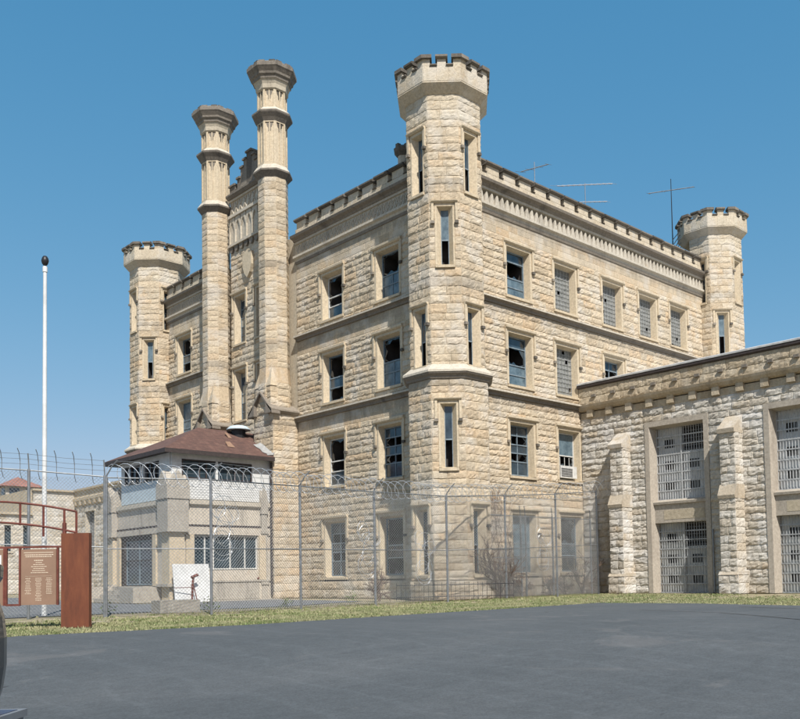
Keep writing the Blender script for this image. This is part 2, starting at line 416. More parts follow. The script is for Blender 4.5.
def big_window(F, uc, z0, z1, parent, kind, w=1.8, hoodw=2.35, drop=.95, label=None):
    mb = MB(); reveal_frame(mb, F, uc, z0, z1, w, hoodw, drop)
    win = mb.build('window', [M['dress'], M['cap']], parent, label=label)
    iw = w-.2; a, b = uc-iw/2, uc+iw/2; t = z1-.09; bt = z0+.04; d = -.36
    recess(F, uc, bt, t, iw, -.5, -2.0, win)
    s = MB()
    if kind == 'grille':
        g = MB()
        # cover screen with panes of mesh, broken in places
        nu, nz = 6, 10
        for i in range(nu):
            for k in range(nz):
                if rng.random() < .03: continue
                x0 = a+(b-a)*i/nu; x1 = a+(b-a)*(i+1)/nu; y0 = bt+(t-bt)*k/nz; y1 = bt+(t-bt)*(k+1)/nz
                j = rng.uniform(-.012, .012)
                g.add([F(x0, y0, d-.03+j), F(x1, y0, d-.03), F(x1, y1, d-.03), F(x0, y1, d-.03-j)], [(0, 1, 2, 3)])
        g.build('mesh_screen', M['screen'], win)
        for i in range(nu+1):
            x = a+(b-a)*i/nu; s.fbox(F, x-.009, x+.009, bt, t, d-.02, d+.01)
        for k in range(nz+1):
            z = bt+(t-bt)*k/nz; s.fbox(F, a, b, z-.011, z+.011, d+.012, d+.03)
        s.build('bar_grille', M['iron'], win)
        return win
    # sash frame
    mw = .055
    mid = bt+(t-bt)*.52
    s.fbox(F, a, a+mw, bt, t, d-.05, d+.03); s.fbox(F, b-mw, b, bt, t, d-.05, d+.03)
    s.fbox(F, a+mw, b-mw, bt, bt+mw, d-.05, d+.028); s.fbox(F, a+mw, b-mw, t-mw, t, d-.05, d+.028)
    pan = []
    if kind == 'third':      # three stacked rails as on the side facade
        zs = [bt+mw, bt+(t-bt)*.22, bt+(t-bt)*.42, bt+(t-bt)*.78, t-mw]
    elif kind == 'bars':
        zs = [bt+mw, bt+(t-bt)*.28, bt+(t-bt)*.45, bt+(t-bt)*.62, bt+(t-bt)*.8, t-mw]
    else:
        zs = [bt+mw, bt+(t-bt)*.30, bt+(t-bt)*.52, t-mw]
    for z in zs[1:-1]: s.fbox(F, a+mw, b-mw, z-.028, z+.028, d-.045, d+.026)
    if kind in ('blue', 'bars'):
        s.fbox(F, uc-.02, uc+.02, zs[0], zs[2] if kind == 'blue' else t-mw, d-.04, d+.02)
    s.build('sash', M['sashw'] if kind in ('open', 'ac') else M['sash'], win)
    g = MB(); gd = MB()
    for i in range(len(zs)-1):
        z0_, z1_ = zs[i]+.02, zs[i+1]-.02
        x0, x1 = a+mw, b-mw
        broken = {'blue': (len(zs)-2,), 'third': (2,), 'bars': (1, 3), 'open': (1, 2), 'ac': (1,), 'dusty': (), 'dark': (0, 2)}[kind]
        tgt = gd if (kind in ('dusty',) or (kind == 'blue' and i < 2) or (kind == 'third' and i in (0, 1)) or (kind == 'ac' and i > 1)) else g
        if i in broken:
            # jagged remains round the hole
            cx_, cz_ = (x0+x1)/2+rng.uniform(-.15, .15), (z0_+z1_)/2+rng.uniform(-.08, .08)
            ns = 14; per = []; hole = []
            for q in range(ns):
                th = 2*PI*q/ns; cx2, sx2 = math.cos(th), math.sin(th)
                m_ = max(abs(cx2)/((x1-x0)/2), abs(sx2)/((z1_-z0_)/2))
                px, pz = (x0+x1)/2+cx2/m_, (z0_+z1_)/2+sx2/m_
                k = rng.choice([.03, .06, .1, .3], p=[.4, .25, .2, .15])
                per.append((px, pz)); hole.append((px+(cx_-px)*k*1.2, pz+(cz_-pz)*k*1.2))
            for q in range(ns):
                r_ = (q+1) % ns
                tgt.add([F(*per[q], d-.01), F(*per[r_], d-.01), F(*hole[r_], d-.01), F(*hole[q], d-.01)], [(0, 1, 2, 3)])
        else:
            j = rng.uniform(-.015, .015)
            tgt.add([F(x0, z0_, d-.01+j), F(x1, z0_, d-.01), F(x1, z1_, d-.01-j), F(x0, z1_, d-.01)], [(0, 1, 2, 3)])
    if g.n: g.build('pane', M['glass'], win)
    if gd.n: gd.build('pane', M['glassdust'], win)
    if kind == 'ac':
        ac = MB(); ac.fbox(F, a+.1, b-.1, bt+.1, bt+.75, d, d+.3); 
        for k in range(6): ac.fbox(F, a+.16, b-.5, bt+.18+k*.08, bt+.21+k*.08, d+.3, d+.32, 1)
        for x in (a+.35, a+.75, a+1.15): ac.fbox(F, x, x+.03, bt+.75, bt+1.25, d+.03, d+.05)
        ac.build('air_conditioner', [M['sashw'], M['black']], win)
    if kind == 'blue' or kind == 'third':
        if rng.random() < .6:
            cu = MB()
            n = 9; x0 = a+.3*iw; x1 = b-.1
            V = []
            for i in range(n+1):
                x = x0+(x1-x0)*i/n; dd = -.75+.05*math.sin(i*2.2)
                V += [F(x, bt+.03, dd), F(x-.1, bt+1.2+.1*math.sin(i), dd)]
            cu.add(V, [(2*i, 2*i+2, 2*i+3, 2*i+1) for i in range(n)]); cu.build('torn_curtain', M['canvas'], win)
    return win

def slit_window(F, uc, z0, z1, parent, w=.74, hoodw=1.22, gw=.36, dusty=False, drop=.7):
    mb = MB(); reveal_frame(mb, F, uc, z0, z1, w, hoodw, drop=drop, hood=.12, rec=.27, splay=(w-gw)/2, back=.4, jw=.08)
    win = mb.build('slit_window', [M['dress'], M['cap']], parent)
    s = MB(); zm = z0+(z1-z0)*.45
    s.fbox(F, uc-gw/2, uc+gw/2, zm-.03, zm+.03, -.30, -.26)
    s.fbox(F, uc-gw/2, uc-gw/2+.03, z0, z1-.09, -.30, -.27); s.fbox(F, uc+gw/2-.03, uc+gw/2, z0, z1-.09, -.30, -.27)
    s.build('sash', M['sash'], win)
    g = MB(); g.add([F(uc-gw/2, zm, -.29), F(uc+gw/2, zm, -.29), F(uc+gw/2, z1-.09, -.29), F(uc-gw/2, z1-.09, -.29)], [(0, 1, 2, 3)])
    g.build('pane', M['glassdust'] if dusty else M['glass'], win)
    recess(F, uc, z0, z1-.05, gw, -.31, -.9, win)
    return win

# ------------------------------------------------------------------ PRISON BUILDING
bld = thing('prison_building', 'four-storey castellated limestone prison block with corner towers and two tall chimney-like turrets', 'building', (0, 0, 0))
ROWS = [(1.15, 4.15), (6.1, 8.8), (10.75, 13.4), (15.35, 17.85)]
LW = [4.3, 9.0, 25.9]; RW = [5.2, 9.05, 13.4, 17.1, 20.55]
S2, S1 = (10.0, 10.38), (14.66, 15.03)
jw = .14
def opn(uc, w, z0, z1): return (uc-w/2-jw, uc+w/2+jw, z0-.16, z1+.14)
brk = []
for z0, z1 in ROWS: brk += [z0-.16, z1+.14]
CS = courses(.9, 19.3, .34, brk + [S2[0], S2[1], S1[0], S1[1], 9.25, 13.85])
CP = courses(0, .9, .42)
smooth_band = [(9.25, 10.0), (13.85, 14.66), (18.3, 19.3)]
ops = [opn(-y, 1.8, *r) for y in LW for r in ROWS]
bay_ops = [(-y-.75, -y+.75, z0-.1, z1+.14) for y in (17.95, 15.45) for z0, z1 in ((15.7, 18.65), (10.9, 14.0))]
mb = MB()
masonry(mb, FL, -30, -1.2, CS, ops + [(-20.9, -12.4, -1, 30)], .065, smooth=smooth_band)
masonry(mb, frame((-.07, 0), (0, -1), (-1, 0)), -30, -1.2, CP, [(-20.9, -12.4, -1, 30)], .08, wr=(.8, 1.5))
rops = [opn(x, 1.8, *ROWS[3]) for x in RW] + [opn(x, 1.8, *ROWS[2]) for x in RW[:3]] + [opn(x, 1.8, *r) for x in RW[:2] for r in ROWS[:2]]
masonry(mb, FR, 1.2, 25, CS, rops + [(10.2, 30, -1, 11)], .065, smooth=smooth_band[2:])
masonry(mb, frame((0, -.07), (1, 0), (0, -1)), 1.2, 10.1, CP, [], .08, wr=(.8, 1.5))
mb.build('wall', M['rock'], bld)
# rear and far sides, roof slab
mb = MB(); mb.box((24.6, .3, 0), (25, 29.7, 20.6)); mb.box((.5, 29.6, 0), (25, 30, 20.6)); mb.build('rear_wall', M['dress'], bld)
mb = MB(); mb.box((.2, .2, 20.2), (24.9, 29.9, 20.4)); mb.build('roof', M['rooftar'], bld)

kindsL = {4.3: ['dark', 'bars', 'open', 'blue'], 9.0: ['ac', 'open', 'dusty', 'open'], 25.9: ['dark', 'dark', 'blue', 'open']}
kindsL = {4.3: ['dark', 'bars', 'blue', 'blue'], 9.0: ['bars', 'open', 'dark', 'open'], 25.9: ['dark', 'dark', 'dusty', 'dark']}
for y in LW:
    for k, r in enumerate(ROWS): big_window(FL, -y, *r, bld, kindsL[y][k])
kR = {3: ['third', 'grille', 'grille', 'grille', 'grille'], 2: ['third', 'grille', 'bars'], 1: ['bars', 'ac'], 0: ['dusty', 'dark']}
for row, ks in kR.items():
    for x, k in zip(RW, ks): big_window(FR, x, *ROWS[row], bld, k)

# string courses
def string_course(mb, F, u0, u1, z0, z1, p=.26):
    h = z1-z0
    mb.prism(F, [(-.02, z0), (.10, z0), (.12, z0+h*.3), (p*.8, z0+h*.45), (p, z0+h*.5), (-.02, z0+h*.5)], u0, u1, 1)  # underside coloured dark to paint in shade, sloping top kept pale
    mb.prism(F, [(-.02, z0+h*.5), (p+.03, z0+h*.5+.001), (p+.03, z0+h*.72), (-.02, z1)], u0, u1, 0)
mb = MB()
for (z0, z1) in (S2, S1):
    for a, b in ((-12.4, -1.4), (-30, -20.9)):
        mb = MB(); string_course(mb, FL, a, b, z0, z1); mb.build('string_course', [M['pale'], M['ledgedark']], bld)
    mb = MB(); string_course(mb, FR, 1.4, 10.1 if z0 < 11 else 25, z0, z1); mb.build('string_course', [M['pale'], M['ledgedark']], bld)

# cornice with frieze and battlemented parapet
def cornice(F, u0, u1, style):
    a = MB()
    a.prism(F, [(-.02, 19.3), (.08, 19.3), (.10, 19.42), (.24, 19.48), (.24, 19.6), (-.02, 19.66)], u0, u1)
    a.build('architrave', M['frieze'] if style == 'dentil' else M['pale'], bld); a = MB(); a.prism(F, [(-.02, 19.16), (.05, 19.16), (.09, 19.299), (-.02, 19.299)], u0, u1); a.build('painted_shade_mould', M['ledgedark'], bld)  # dark strip added to paint the shade under the architrave
    f = MB(); fd = .04 if style != 'dentil' else -.16
    f.fbox(F, u0, u1, 19.66, 20.42, -.35, fd)
    f.fbox(F, u0, u1, 20.3, 20.42, fd+.002, .14)
    n = int((u1-u0)/(.38 if style == 'dentil' else .34)); st = (u1-u0)/n
    for i in range(n):
        x = u0+i*st+st/2
        if style == 'dentil':
            f.plate(F, [(x-st/2+.02, 19.66), (x+st/2-.02, 19.66), (x+.07, 20.12), (x+.03, 20.22), (x-.03, 20.22), (x-.07, 20.12)], -.16, .10)
        else:
            for q in (-1, 1):
                f.plate(F, [(x-.13*q, 19.74), (x-.09*q, 19.74), (x+.13*q, 20.2), (x+.09*q, 20.2)][::q], .03, .085)
            f.fbox(F, x+st/2-.02, x+st/2+.02, 19.72, 20.25, .03, .08)
    f.build('frieze', M['frieze'] if style == 'dentil' else M['pale'], bld)
    c = MB()
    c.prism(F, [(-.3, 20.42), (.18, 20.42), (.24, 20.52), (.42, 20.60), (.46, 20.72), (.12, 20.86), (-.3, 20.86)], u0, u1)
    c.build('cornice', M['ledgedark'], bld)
    p = MB(); q = MB()
    p.fbox(F, u0, u1, 20.86, 21.22, -.35, .04)
    masonry(p, frame((F(0, 0, .05)[0], F(0, 0, .05)[1]), F.u, F.n), u0, u1, [(20.865, 21.215)], [], .012, wr=(.6, 1.2))
    n = max(1, int(round((u1-u0)/1.22))); st = (u1-u0)/n
    for i in range(n):
        x = u0+i*st
        # merlon, slightly different heights from age
        dz = rng.uniform(-.02, .02)
        p.fbox(F, x+.16, x+st-.16, 21.222, 21.60+dz, -.34, .055)
        q.prism(F, [(-.44, 21.601+dz), (.12, 21.601+dz), (.22, 21.67+dz), (.22, 21.75+dz), (-.12, 21.88+dz), (-.44, 21.75+dz)], x+.06, x+st-.06)
        q.prism(F, [(-.38, 21.221), (.08, 21.221), (.12, 21.25), (-.14, 21.31), (-.38, 21.25)], x+st-.16+.001-.0, x+st+.16-.001) if i < n-1 else None
    p.build('parapet', M['rockcrown'], bld); q.build('parapet_coping', M['cap'], bld)
cornice(FL, -12.4, -1.5, 'cross'); cornice(FL, -28.4, -21.0, 'cross')
cornice(FR, 1.5, 23.8, 'dentil')

# small pinnacle on the parapet
mb = MB(); c = (.35, 3.35)
mb.lathe(c, [(.7, 21.2), (.7, 21.5), (.5, 21.6), (.5, 22.4)], mi=0); mb.lathe(c, [(.56, 22.401), (.86, 22.6), (.9, 22.75), (.6, 22.9), (.3, 22.95)], mi=1)
for k in range(4): mb.box((c[0]-.1+.3*math.cos(k*PI/2), c[1]-.1+.3*math.sin(k*PI/2), 22.75), (c[0]+.1+.3*math.cos(k*PI/2), c[1]+.1+.3*math.sin(k*PI/2), 22.93+.05), 1)
mb.build('pinnacle', [M['pale'], M['cap']], bld)

# octagonal corner towers
def side_frames(c, af):
    out = []
    for k in range(8):
        th = k*PI/4; n = (math.cos(th), math.sin(th)); u = (-n[1], n[0])
        out.append((k, frame((c[0]+n[0]*af/2, c[1]+n[1]*af/2), u, n)))
    return out
# face k: normal angle 45k; -X = 4, (-1,-1) = 5, -Y = 6
def tower(c, seen):
    t = MB(); t.n = 0
    tw = None
    lo, up = 3.66, 3.46
    sl = {5: [(5.95, 8.85), (15.25, 17.95)], 4: [(1.15, 4.1), (10.7, 13.3), (18.75, 21.5)], 6: [(1.15, 4.1), (10.7, 13.3), (18.75, 21.5)]}
    bz = sorted({z for v in sl.values() for a, b in v for z in (a-.16, b+.14)})
    c1 = courses(.85, 10.0, .38, bz); c2 = courses(10.45, 23.3, .38, bz); c0 = courses(0, .85, .42)
    mbL = MB(); mbU = MB(); mbC = MB()
    for k, F in side_frames(c, lo):
        if k not in seen: continue
        hs = lo/2*math.tan(PI/8)
        op = [(-.45, .45, a-.16, b+.14) for a, b in sl.get(k, [])]
        masonry(mbL, F, -hs, hs, c1, op, .05, wr=(.45, .9), cell=.14)
    for k, F in side_frames(c, lo+.16):
        if k in seen: masonry(mbL, F, -(lo+.16)/2*math.tan(PI/8), (lo+.16)/2*math.tan(PI/8), c0, [], .07, wr=(.6, 1.0))
    for k, F in side_frames(c, up):
        if k not in seen: continue
        hs = up/2*math.tan(PI/8)
        op = [(-.45, .45, a-.16, b+.14) for a, b in sl.get(k, [])]
        masonry(mbU, F, -hs, hs, [q for q in c2 if q[1] <= 22.2], op, .05, wr=(.45, .9), cell=.14)
        masonry(mbC, F, -hs, hs, [q for q in c2 if q[1] > 22.2], op, .045, wr=(.45, .9), cell=.14)
    tw = mbL.build('corner_tower', M['rock'], bld)
    mbU.build('upper_shaft', M['rock'], tw); mbC.build('upper_courses', M['rockcrown'], tw)
    # solid core closing unseen sides
    co = MB(); co.lathe(c, [(up-1.9, 0), (up-1.9, 23.3)]); co.build('core', M['dress'], tw)
    g = MB(); g.lathe(c, [(3.6, 9.98), (3.8, 10.0), (3.86, 10.1), (4.1, 10.2), (4.12, 10.26)], mi=1); g.lathe(c, [(4.18, 10.261), (4.18, 10.36), (3.5, 10.66), (3.4, 10.66)], mi=0); g.build('ledge', [M['pale'], M['ledgedark']], tw)  # underside shade painted dark, top pale, as on the string courses
    # window sides: hang on the building as parts of their own
    for k, F in side_frames(c, lo):
        for a, b in sl.get(k, []):
            if k in seen and b < 10: slit_window(F, 0, a, b, bld)
    for k, F in side_frames(c, up):
        for a, b in sl.get(k, []):
            if k in seen and b > 10: slit_window(F, 0, a, b, bld, dusty=(b < 18 and k == 5))
    # crown: corbel, parapet, merlons with dark caps
    cr = MB()
    cr.lathe(c, [(3.4, 23.15), (3.58, 23.2), (3.66, 23.24), (4.14, 23.52), (4.22, 23.56), (4.2, 23.6), (4.2, 24.3), (3.5, 24.3), (3.5, 24.0)])
    cp = MB()
    AF = 4.2; hs = AF/2*math.tan(PI/8)
    for k, F in side_frames(c, AF):
        if k in seen: masonry(cr, frame((c[0]+F.n[0]*(AF/2+.012), c[1]+F.n[1]*(AF/2+.012)), F.u, F.n), -hs, hs, [(23.61, 24.29)], [], .012, wr=(.4, .75))
        # mid merlon and half corner merlons
        for (a, b) in ((-.2, .2), (-hs, -hs+.34), (hs-.34, hs)):
            if a == -.2:
                cr.fbox(F, a, b, 24.301, 24.64, -.34, .0)
                cp.prism(F, [(-.40, 24.641), (.06, 24.641), (.15, 24.69), (.15, 24.78), (-.1, 24.86), (-.40, 24.78)], a-.08, b+.08)
                for x_ in (a-.17, b+.17): cp.prism(F, [(-.38, 24.301), (.04, 24.301), (.09, 24.34), (.09, 24.38), (-.1, 24.42), (-.38, 24.38)], x_-.165, x_+.165)
            else:
                q = math.tan(PI/8)
                o = a if a < 0 else b; i = b if a < 0 else a; sg = -1 if a < 0 else 1
                def wedge(m, z0, z1, d0, d1, ext=0):
                    P = []
                    for z in (z0, z1):
                        P += [F(i-sg*ext, z, d1), F(o+sg*d1*q, z, d1), F(o+sg*d0*q, z, d0), F(i-sg*ext, z, d0)]
                    m.add(P, [(0,1,2,3),(4,7,6,5),(0,4,5,1),(1,5,6,2),(2,6,7,3),(3,7,4,0)])
                wedge(cr, 24.301, 24.64, -.34, 0); wedge(cp, 24.641, 24.80, -.40, .14, .08)
    cr.build('crown', M['dress'] if False else M['rockcrown'], tw); cp.build('crown_coping', M['cap'], tw)
    rf = MB(); rf.lathe(c, [(3.6, 24.2), (3.6, 24.3)]); rf.build('tower_roof', M['rooftar'], tw)
    return tw
tower((0, 0), {2, 3, 4, 5, 6, 7})
tower((0, 29.9), {2, 3, 4, 5, 6, 7})
tower((25.2, 0), {4, 5, 6, 7, 0, 1})

# chimney-like turrets
def turret(y0, y1):
    x0 = -1.65; yc = (y0+y1)/2; c = (-.86, yc)
    mb = MB()
    Fs = frame((0, y0), (1, 0), (0, -1)); Ff = frame((x0, 0), (0, -1), (-1, 0)); Fb = frame((0, y1), (-1, 0), (0, 1))
    cs = courses(0, 10.45, .37)
    masonry(mb, Fs, x0, 0, cs, [], .05, wr=(.5, .95)); masonry(mb, Ff, -y1, -y0, cs, [], .05, wr=(.5, .95)); masonry(mb, Fb, 0, -x0, cs, [], .05, wr=(.5, .95))
    t = mb.build('turret', M['rock'], bld)
    # gabled hood on the front of the block
    g = MB(); gd = MB()
    g.plate(Ff, [(-y1+.02, 10.45), (-y0-.02, 10.45), (-yc, 11.50)], -.12, .03)
    q = .26
    for sg in (-1, 1):
        ye = y1+q if sg < 0 else y0-q
        P = [(x0-q, ye, 10.46), (x0-q, yc, 11.74), (x0+.3, yc, 11.74), (x0+.3, ye, 10.46)]
        P2 = [(a, b, z-.12) for a, b, z in P]
        gd.add(P+P2, [(0,1,2,3),(7,6,5,4),(0,4,5,1),(1,5,6,2),(2,6,7,3),(3,7,4,0)])
    for Fq, a, b in ((Fs, x0-q, 0), (Fb, 0, -x0+q)):
        gd.prism(Fq, [(-.02, 10.38), (.08, 10.38), (.24, 10.52), (.24, 10.6), (-.4, 11.0), (-.4, 10.38)], a, b)
    g.build('gable', M['dressgrey'], t); gd.build('gable_roof', M['ledgedark'], t)
    # broach: square to octagon
    br = MB()
    V = []; s2 = (x0+.08, .0, y0+.05, y1-.05)
    sq = [(s2[1], s2[2]), (s2[1], s2[3]), (s2[0], s2[3]), (s2[0], s2[2])]
    # rough lower octagon skirt
    r1 = 1.72; r0 = 1.60
    for k, F in side_frames(c, r1): masonry(br, F, -r1/2*.4142, r1/2*.4142, courses(10.5, 12.2, .37), [], .05, wr=(.5, .9))
    for k, F in side_frames(c, r0): masonry(br, F, -r0/2*.4142, r0/2*.4142, courses(13.1, 24.16, .38), [], .03, wr=(.45, .8), cell=.13)
    br.lathe(c, [(r1, 12.2), (r0, 13.1)])
    # triangular broach stones
    for (a, b) in ((-1, -1), (-1, 1)):
        V = [(c[0]+a*.85, c[1]+b*.85, 12.0), (c[0]+a*.85, c[1]+b*.35, 12.0), (c[0]+a*.35, c[1]+b*.85, 12.0), (c[0]+a*.58, c[1]+b*.58, 13.15)]
        br.add(V, [(0, 1, 3), (0, 3, 2), (1, 2, 3), (0, 2, 1)])
        for Fq_, e0_, e1_ in ((frame((c[0]+a*.80, 0), (0, -1), (-1, 0)), -c[1]-.80, -c[1]+.80), (frame((0, c[1]+b*.80), (1 if b < 0 else -1, 0), (0, b)), (c[0]-.80) if b < 0 else -(c[0]+.2), (c[0]+.2) if b < 0 else -(c[0]-.80))):
            if a < 0: masonry(br, Fq_, e0_, e1_, courses(10.6, 12.0, .35), [], .05, wr=(.4, .8))
    br.box((c[0]-.79, c[1]-.79, 10.6), (c[0]+.5, c[1]+.79, 12.0))
    br.build('rough_shaft', M['rock'], t)
    b2 = MB(); b2.lathe(c, [(1.6, 24.083), (1.66, 24.151), (1.95, 24.328), (2.12, 24.425), (2.12, 24.523)], mi=0); b2.lathe(c, [(2.10, 24.524), (1.7, 24.846), (1.5, 24.865)], mi=1)
    b2.build('lower_band', [M['cap'], M['pale']], t)
    def panelled(z0, z1, af, nm):
        s = MB(); s.lathe(c, [(af-.12, z0), (af-.12, z1)])
        hs = af/2*math.tan(PI/8)
        for k, F in side_frames(c, af):
            s.fbox(F, -hs, -hs+.09, z0, z1, -.1, 0); s.fbox(F, hs-.09, hs, z0, z1, -.1, 0)
            s.fbox(F, -hs+.091, hs-.091, z0, z0+.16, -.1, -.005); s.fbox(F, -hs+.091, hs-.091, z1-.06, z1, -.1, -.005)
            # cusped tracery at panel head: a recess painted as a flat dark plate
            w = hs-.1
            s.plate(F, [(-w*.85, z1-.07), (w*.85, z1-.07), (w*.6, z1-.3), (w*.35, z1-.36), (w*.3, z1-.6), (0, z1-.5), (-w*.3, z1-.62), (-w*.35, z1-.36), (-w*.6, z1-.3)], -.058, -.045, 1)
            s.fbox(F, -.03, .03, z0+.161, z1-.061, -.058, -.02, 0)
        s.build(nm, [M['dress'], M['cap']], t)
    panelled(24.865, 27.408, 1.62, 'panelled_shaft'); panelled(28.191, 29.315, 1.62, 'panelled_neck')
    b1 = MB(); b1.lathe(c, [(1.5, 27.359), (1.62, 27.408), (1.85, 27.604), (2.15, 27.799), (2.2, 27.848), (2.2, 27.946)], mi=0); b1.lathe(c, [(2.18, 27.947), (1.66, 28.210)], mi=1)
    b1.build('upper_band', [M['cap'], M['pale']], t)
    cp = MB(); cp.lathe(c, [(1.6, 29.266), (1.74, 29.325), (1.78, 29.560), (1.95, 29.775), (2.0, 29.804)], mi=0); cp.lathe(c, [(2.06, 29.805), (2.12, 29.951), (2.3, 30.029), (2.34, 30.147), (2.58, 30.323), (2.70, 30.401), (2.70, 30.596), (2.3, 30.753), (1.2, 30.753), (1.2, 30.244)], mi=1)
    for k, F in side_frames(c, 2.68):
        cp.fbox(F, -.5, -.15, 30.616, 30.733, -.3, -.06, 1); cp.fbox(F, .1, .45, 30.616, 30.743, -.3, -.06, 1)
    cp.build('cap', [M['dressgrey'], M['cap']], t)
    return t
turret(12.42, 14.42); turret(18.98, 20.98)

# central bay between the turrets
FB = frame((-.4, 0), (0, -1), (-1, 0))
mb = MB(); masonry(mb, FB, -19.0, -14.4, courses(9, 21.4, .37, [15.6, 18.79, 10.8, 14.14]), bay_ops, .06)
bay = mb.build('central_bay', M['rock'], bld)
mb = MB()
mb.fbox(FB, -19, -14.4, 21.4, 25.1, -1.2, 0)
mb.fbox(FB, -19, -14.4, 21.86, 22.02, .002, .22); mb.fbox(FB, -19, -14.4, 23.72, 23.9, .002, .18); mb.fbox(FB, -19, -14.4, 24.78, 24.9, .002, .12)
n = 7; st = 4.6/n
for i in range(n+1):
    x = -19+i*st
    mb.fbox(FB, max(-19, x-.05), min(-14.4, x+.05), 22.02, 23.2, .002, .10)
for i in range(n):
    x = -19+i*st+st/2; w = st/2-.05
    for sg in (-1, 1):
        mb.plate(FB, [(x+sg*w, 22.95), (x+sg*w, 23.7), (x, 23.7), (x, 23.5), (x+sg*w*.5, 23.3)][::-sg], .002, .09)
for i in range(9):
    x = -19+(i+.5)*4.6/9
    for q in (-1, 1): mb.plate(FB, [(x-.2*q, 24.0), (x-.14*q, 24.0), (x+.2*q, 24.7), (x+.14*q, 24.7)][::q], .002, .06)
mb.build('blind_arcade', M['pale'], bay)
mb = MB()
for i in range(8):
    x = -19+(i+.5)*4.6/8
    mb.plate(FB, [(x-.2, 21.86), (x-.2, 21.7), (x-.08, 21.5), (x+.08, 21.5), (x+.2, 21.7), (x+.2, 21.86)], .002, .14)
mb.build('corbel_table', M['cap'], bay); mb = MB()
mb.prism(FB, [(-.02, 24.9), (.2, 24.9), (.34, 25.05), (.34, 25.15), (-.02, 25.3)], -19, -14.4)
mb.build('bay_cornice', M['cap'], bay)
mb = MB(); cp = MB()
steps = [(-19, -18.35, 25.75), (-18.1, -17.75, 26.0), (-17.7, -17.35, 26.55), (-17.35, -17.0, 26.95), (-17.0, -16.4, 27.3), (-16.4, -16.05, 26.95), (-16.05, -15.7, 26.55), (-15.65, -15.3, 26.0), (-15.05, -14.4, 25.75)]
for a, b, z in steps:
    mb.fbox(FB, a, b, 25.3, z, -.5, .03); cp = MB(); cp.fbox(FB, a-.04, b+.04, z+.001, z+.12, -.55, .12); cp.build('gable_coping', M['cap'], bay)
mb.fbox(FB, -18.35, -18.1, 25.3, 25.5, -.5, .03); mb.fbox(FB, -15.3, -15.05, 25.3, 25.5, -.5, .03)
mb.build('stepped_gable', M['cap'], bay)
mb = MB(); mb.plate(FB, [(-17.25, 21.0), (-16.75, 21.15), (-16.25, 21.0), (-16.25, 20.2), (-16.45, 19.75), (-16.75, 19.45), (-17.05, 19.75), (-17.25, 20.2)], .0, .22); mb.build('shield', M['dress'], bay)
for y in (17.95, 15.45):
    for z0, z1 in ((15.7, 18.65), (10.9, 14.0)):
        w = MB(); reveal_frame(w, FB, -y, z0, z1, 1.22, 1.75, drop=.9); w = w.build('window', [M['dress'], M['cap']], bld)
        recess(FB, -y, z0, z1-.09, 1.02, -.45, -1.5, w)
        s = MB()
        for x in (-.5, 0, .46): s.fbox(FB, -y+x, -y+x+.04, z0, z1-.09, -.42, -.37)
        for k in range(1, 5): s.fbox(FB, -y-.5, -y+.5, z0+k*.55, z0+k*.55+.04, -.415, -.375)
        s.build('sash', M['sash'], w)
        g = MB()
        for k in range(5):
            if rng.random() < .35: continue
            g.add([FB(-y-.48, z0+k*.55+.05, -.4), FB(-y+.46, z0+k*.55+.05, -.4), FB(-y+.46, z0+k*.55+.54, -.4), FB(-y-.48, z0+k*.55+.54, -.4)], [(0, 1, 2, 3)])
        g.build('pane', M['glass'], w)
# two facade flanks behind the bay (closing wall)
mb = MB(); mb.box((.35, 1, 0), (.45, 12.4, .9)); mb.box((0.02, 12.42, 0), (.3, 20.95, 20.9)); mb.build('backing_wall', M['dressgrey'], bld)

# ------------------------------------------------------------------ CELL HOUSE (right wing)
wing = thing('cell_house', 'near rock-faced cell house wing with barred two-tier windows and buttresses, joined to the prison', 'building', (10.1, -8, 0))
WY0, WY1 = -30.0, 0.0
wins = [-5.94, -12.4, -18.85, -25.3]          # centre y
wo = [(-y-1.55-.26, -y+1.55+.26, .0, 8.76) for y in wins]
mb = MB()
masonry(mb, FW, .05, -WY0, courses(.0, 9.5, .36, [8.76]), wo, .085, wr=(.5, 1.2), cell=.14)
mb.build('wall', M['rockwing'], wing)
mb = MB(); masonry(mb, FW, .05, -WY0, courses(9.5, 9.86, .36), [], .01, wr=(.8, 1.5)); masonry(mb, frame((9.94, 0), (0, -1), (-1, 0)), .05, -WY0, courses(10.2, 11.18, .4), [], .06, wr=(.9, 1.6))
mb.build('upper_wall', M['rockrow'], wing)
mb = MB()
n = 32
for i in range(24):
    y = .75+i*1.25
    mb.fbox(FW, y-.19, y+.19, 9.56, 9.95, .0, .17)
mb.prism(FW, [(0, 9.9), (.18, 9.96), (.30, 10.1), (.34, 10.22), (.14, 10.26), (0, 10.26)], .05, -WY0)
mb.build('corbel_course', M['rockrow'], wing)
mb = MB()
for i in range(24):
    y = 1.1+i*1.25; mb = MB(); mb.fbox(FW, y-.13, y+.13, 10.60, 10.74, .1, .29); mb.build('drain_slot', M['cap'], wing)
mb = MB(); mb.prism(FW, [(-.2, 11.17), (.2, 11.17), (.28, 11.23), (.28, 11.34), (-.3, 11.36)], .02, -WY0); mb.build('eave', M['darktrim'], wing)
mb = MB(); mb.prism(FW, [(.30, 11.361), (.30, 11.44), (-.2, 11.60), (-.9, 11.62), (-9, 12.1), (-18, 11.3), (-18, 11.2)], .02, -WY0); mb.build('roof', M['slate'], wing)
mb = MB(); mb.box((28, WY0, 0), (28.2, -.1, 11.1)); mb.box((10.2, WY0, 0), (28, WY0+.2, 11.1)); mb.build('rear_wall', M['stucco'], wing)
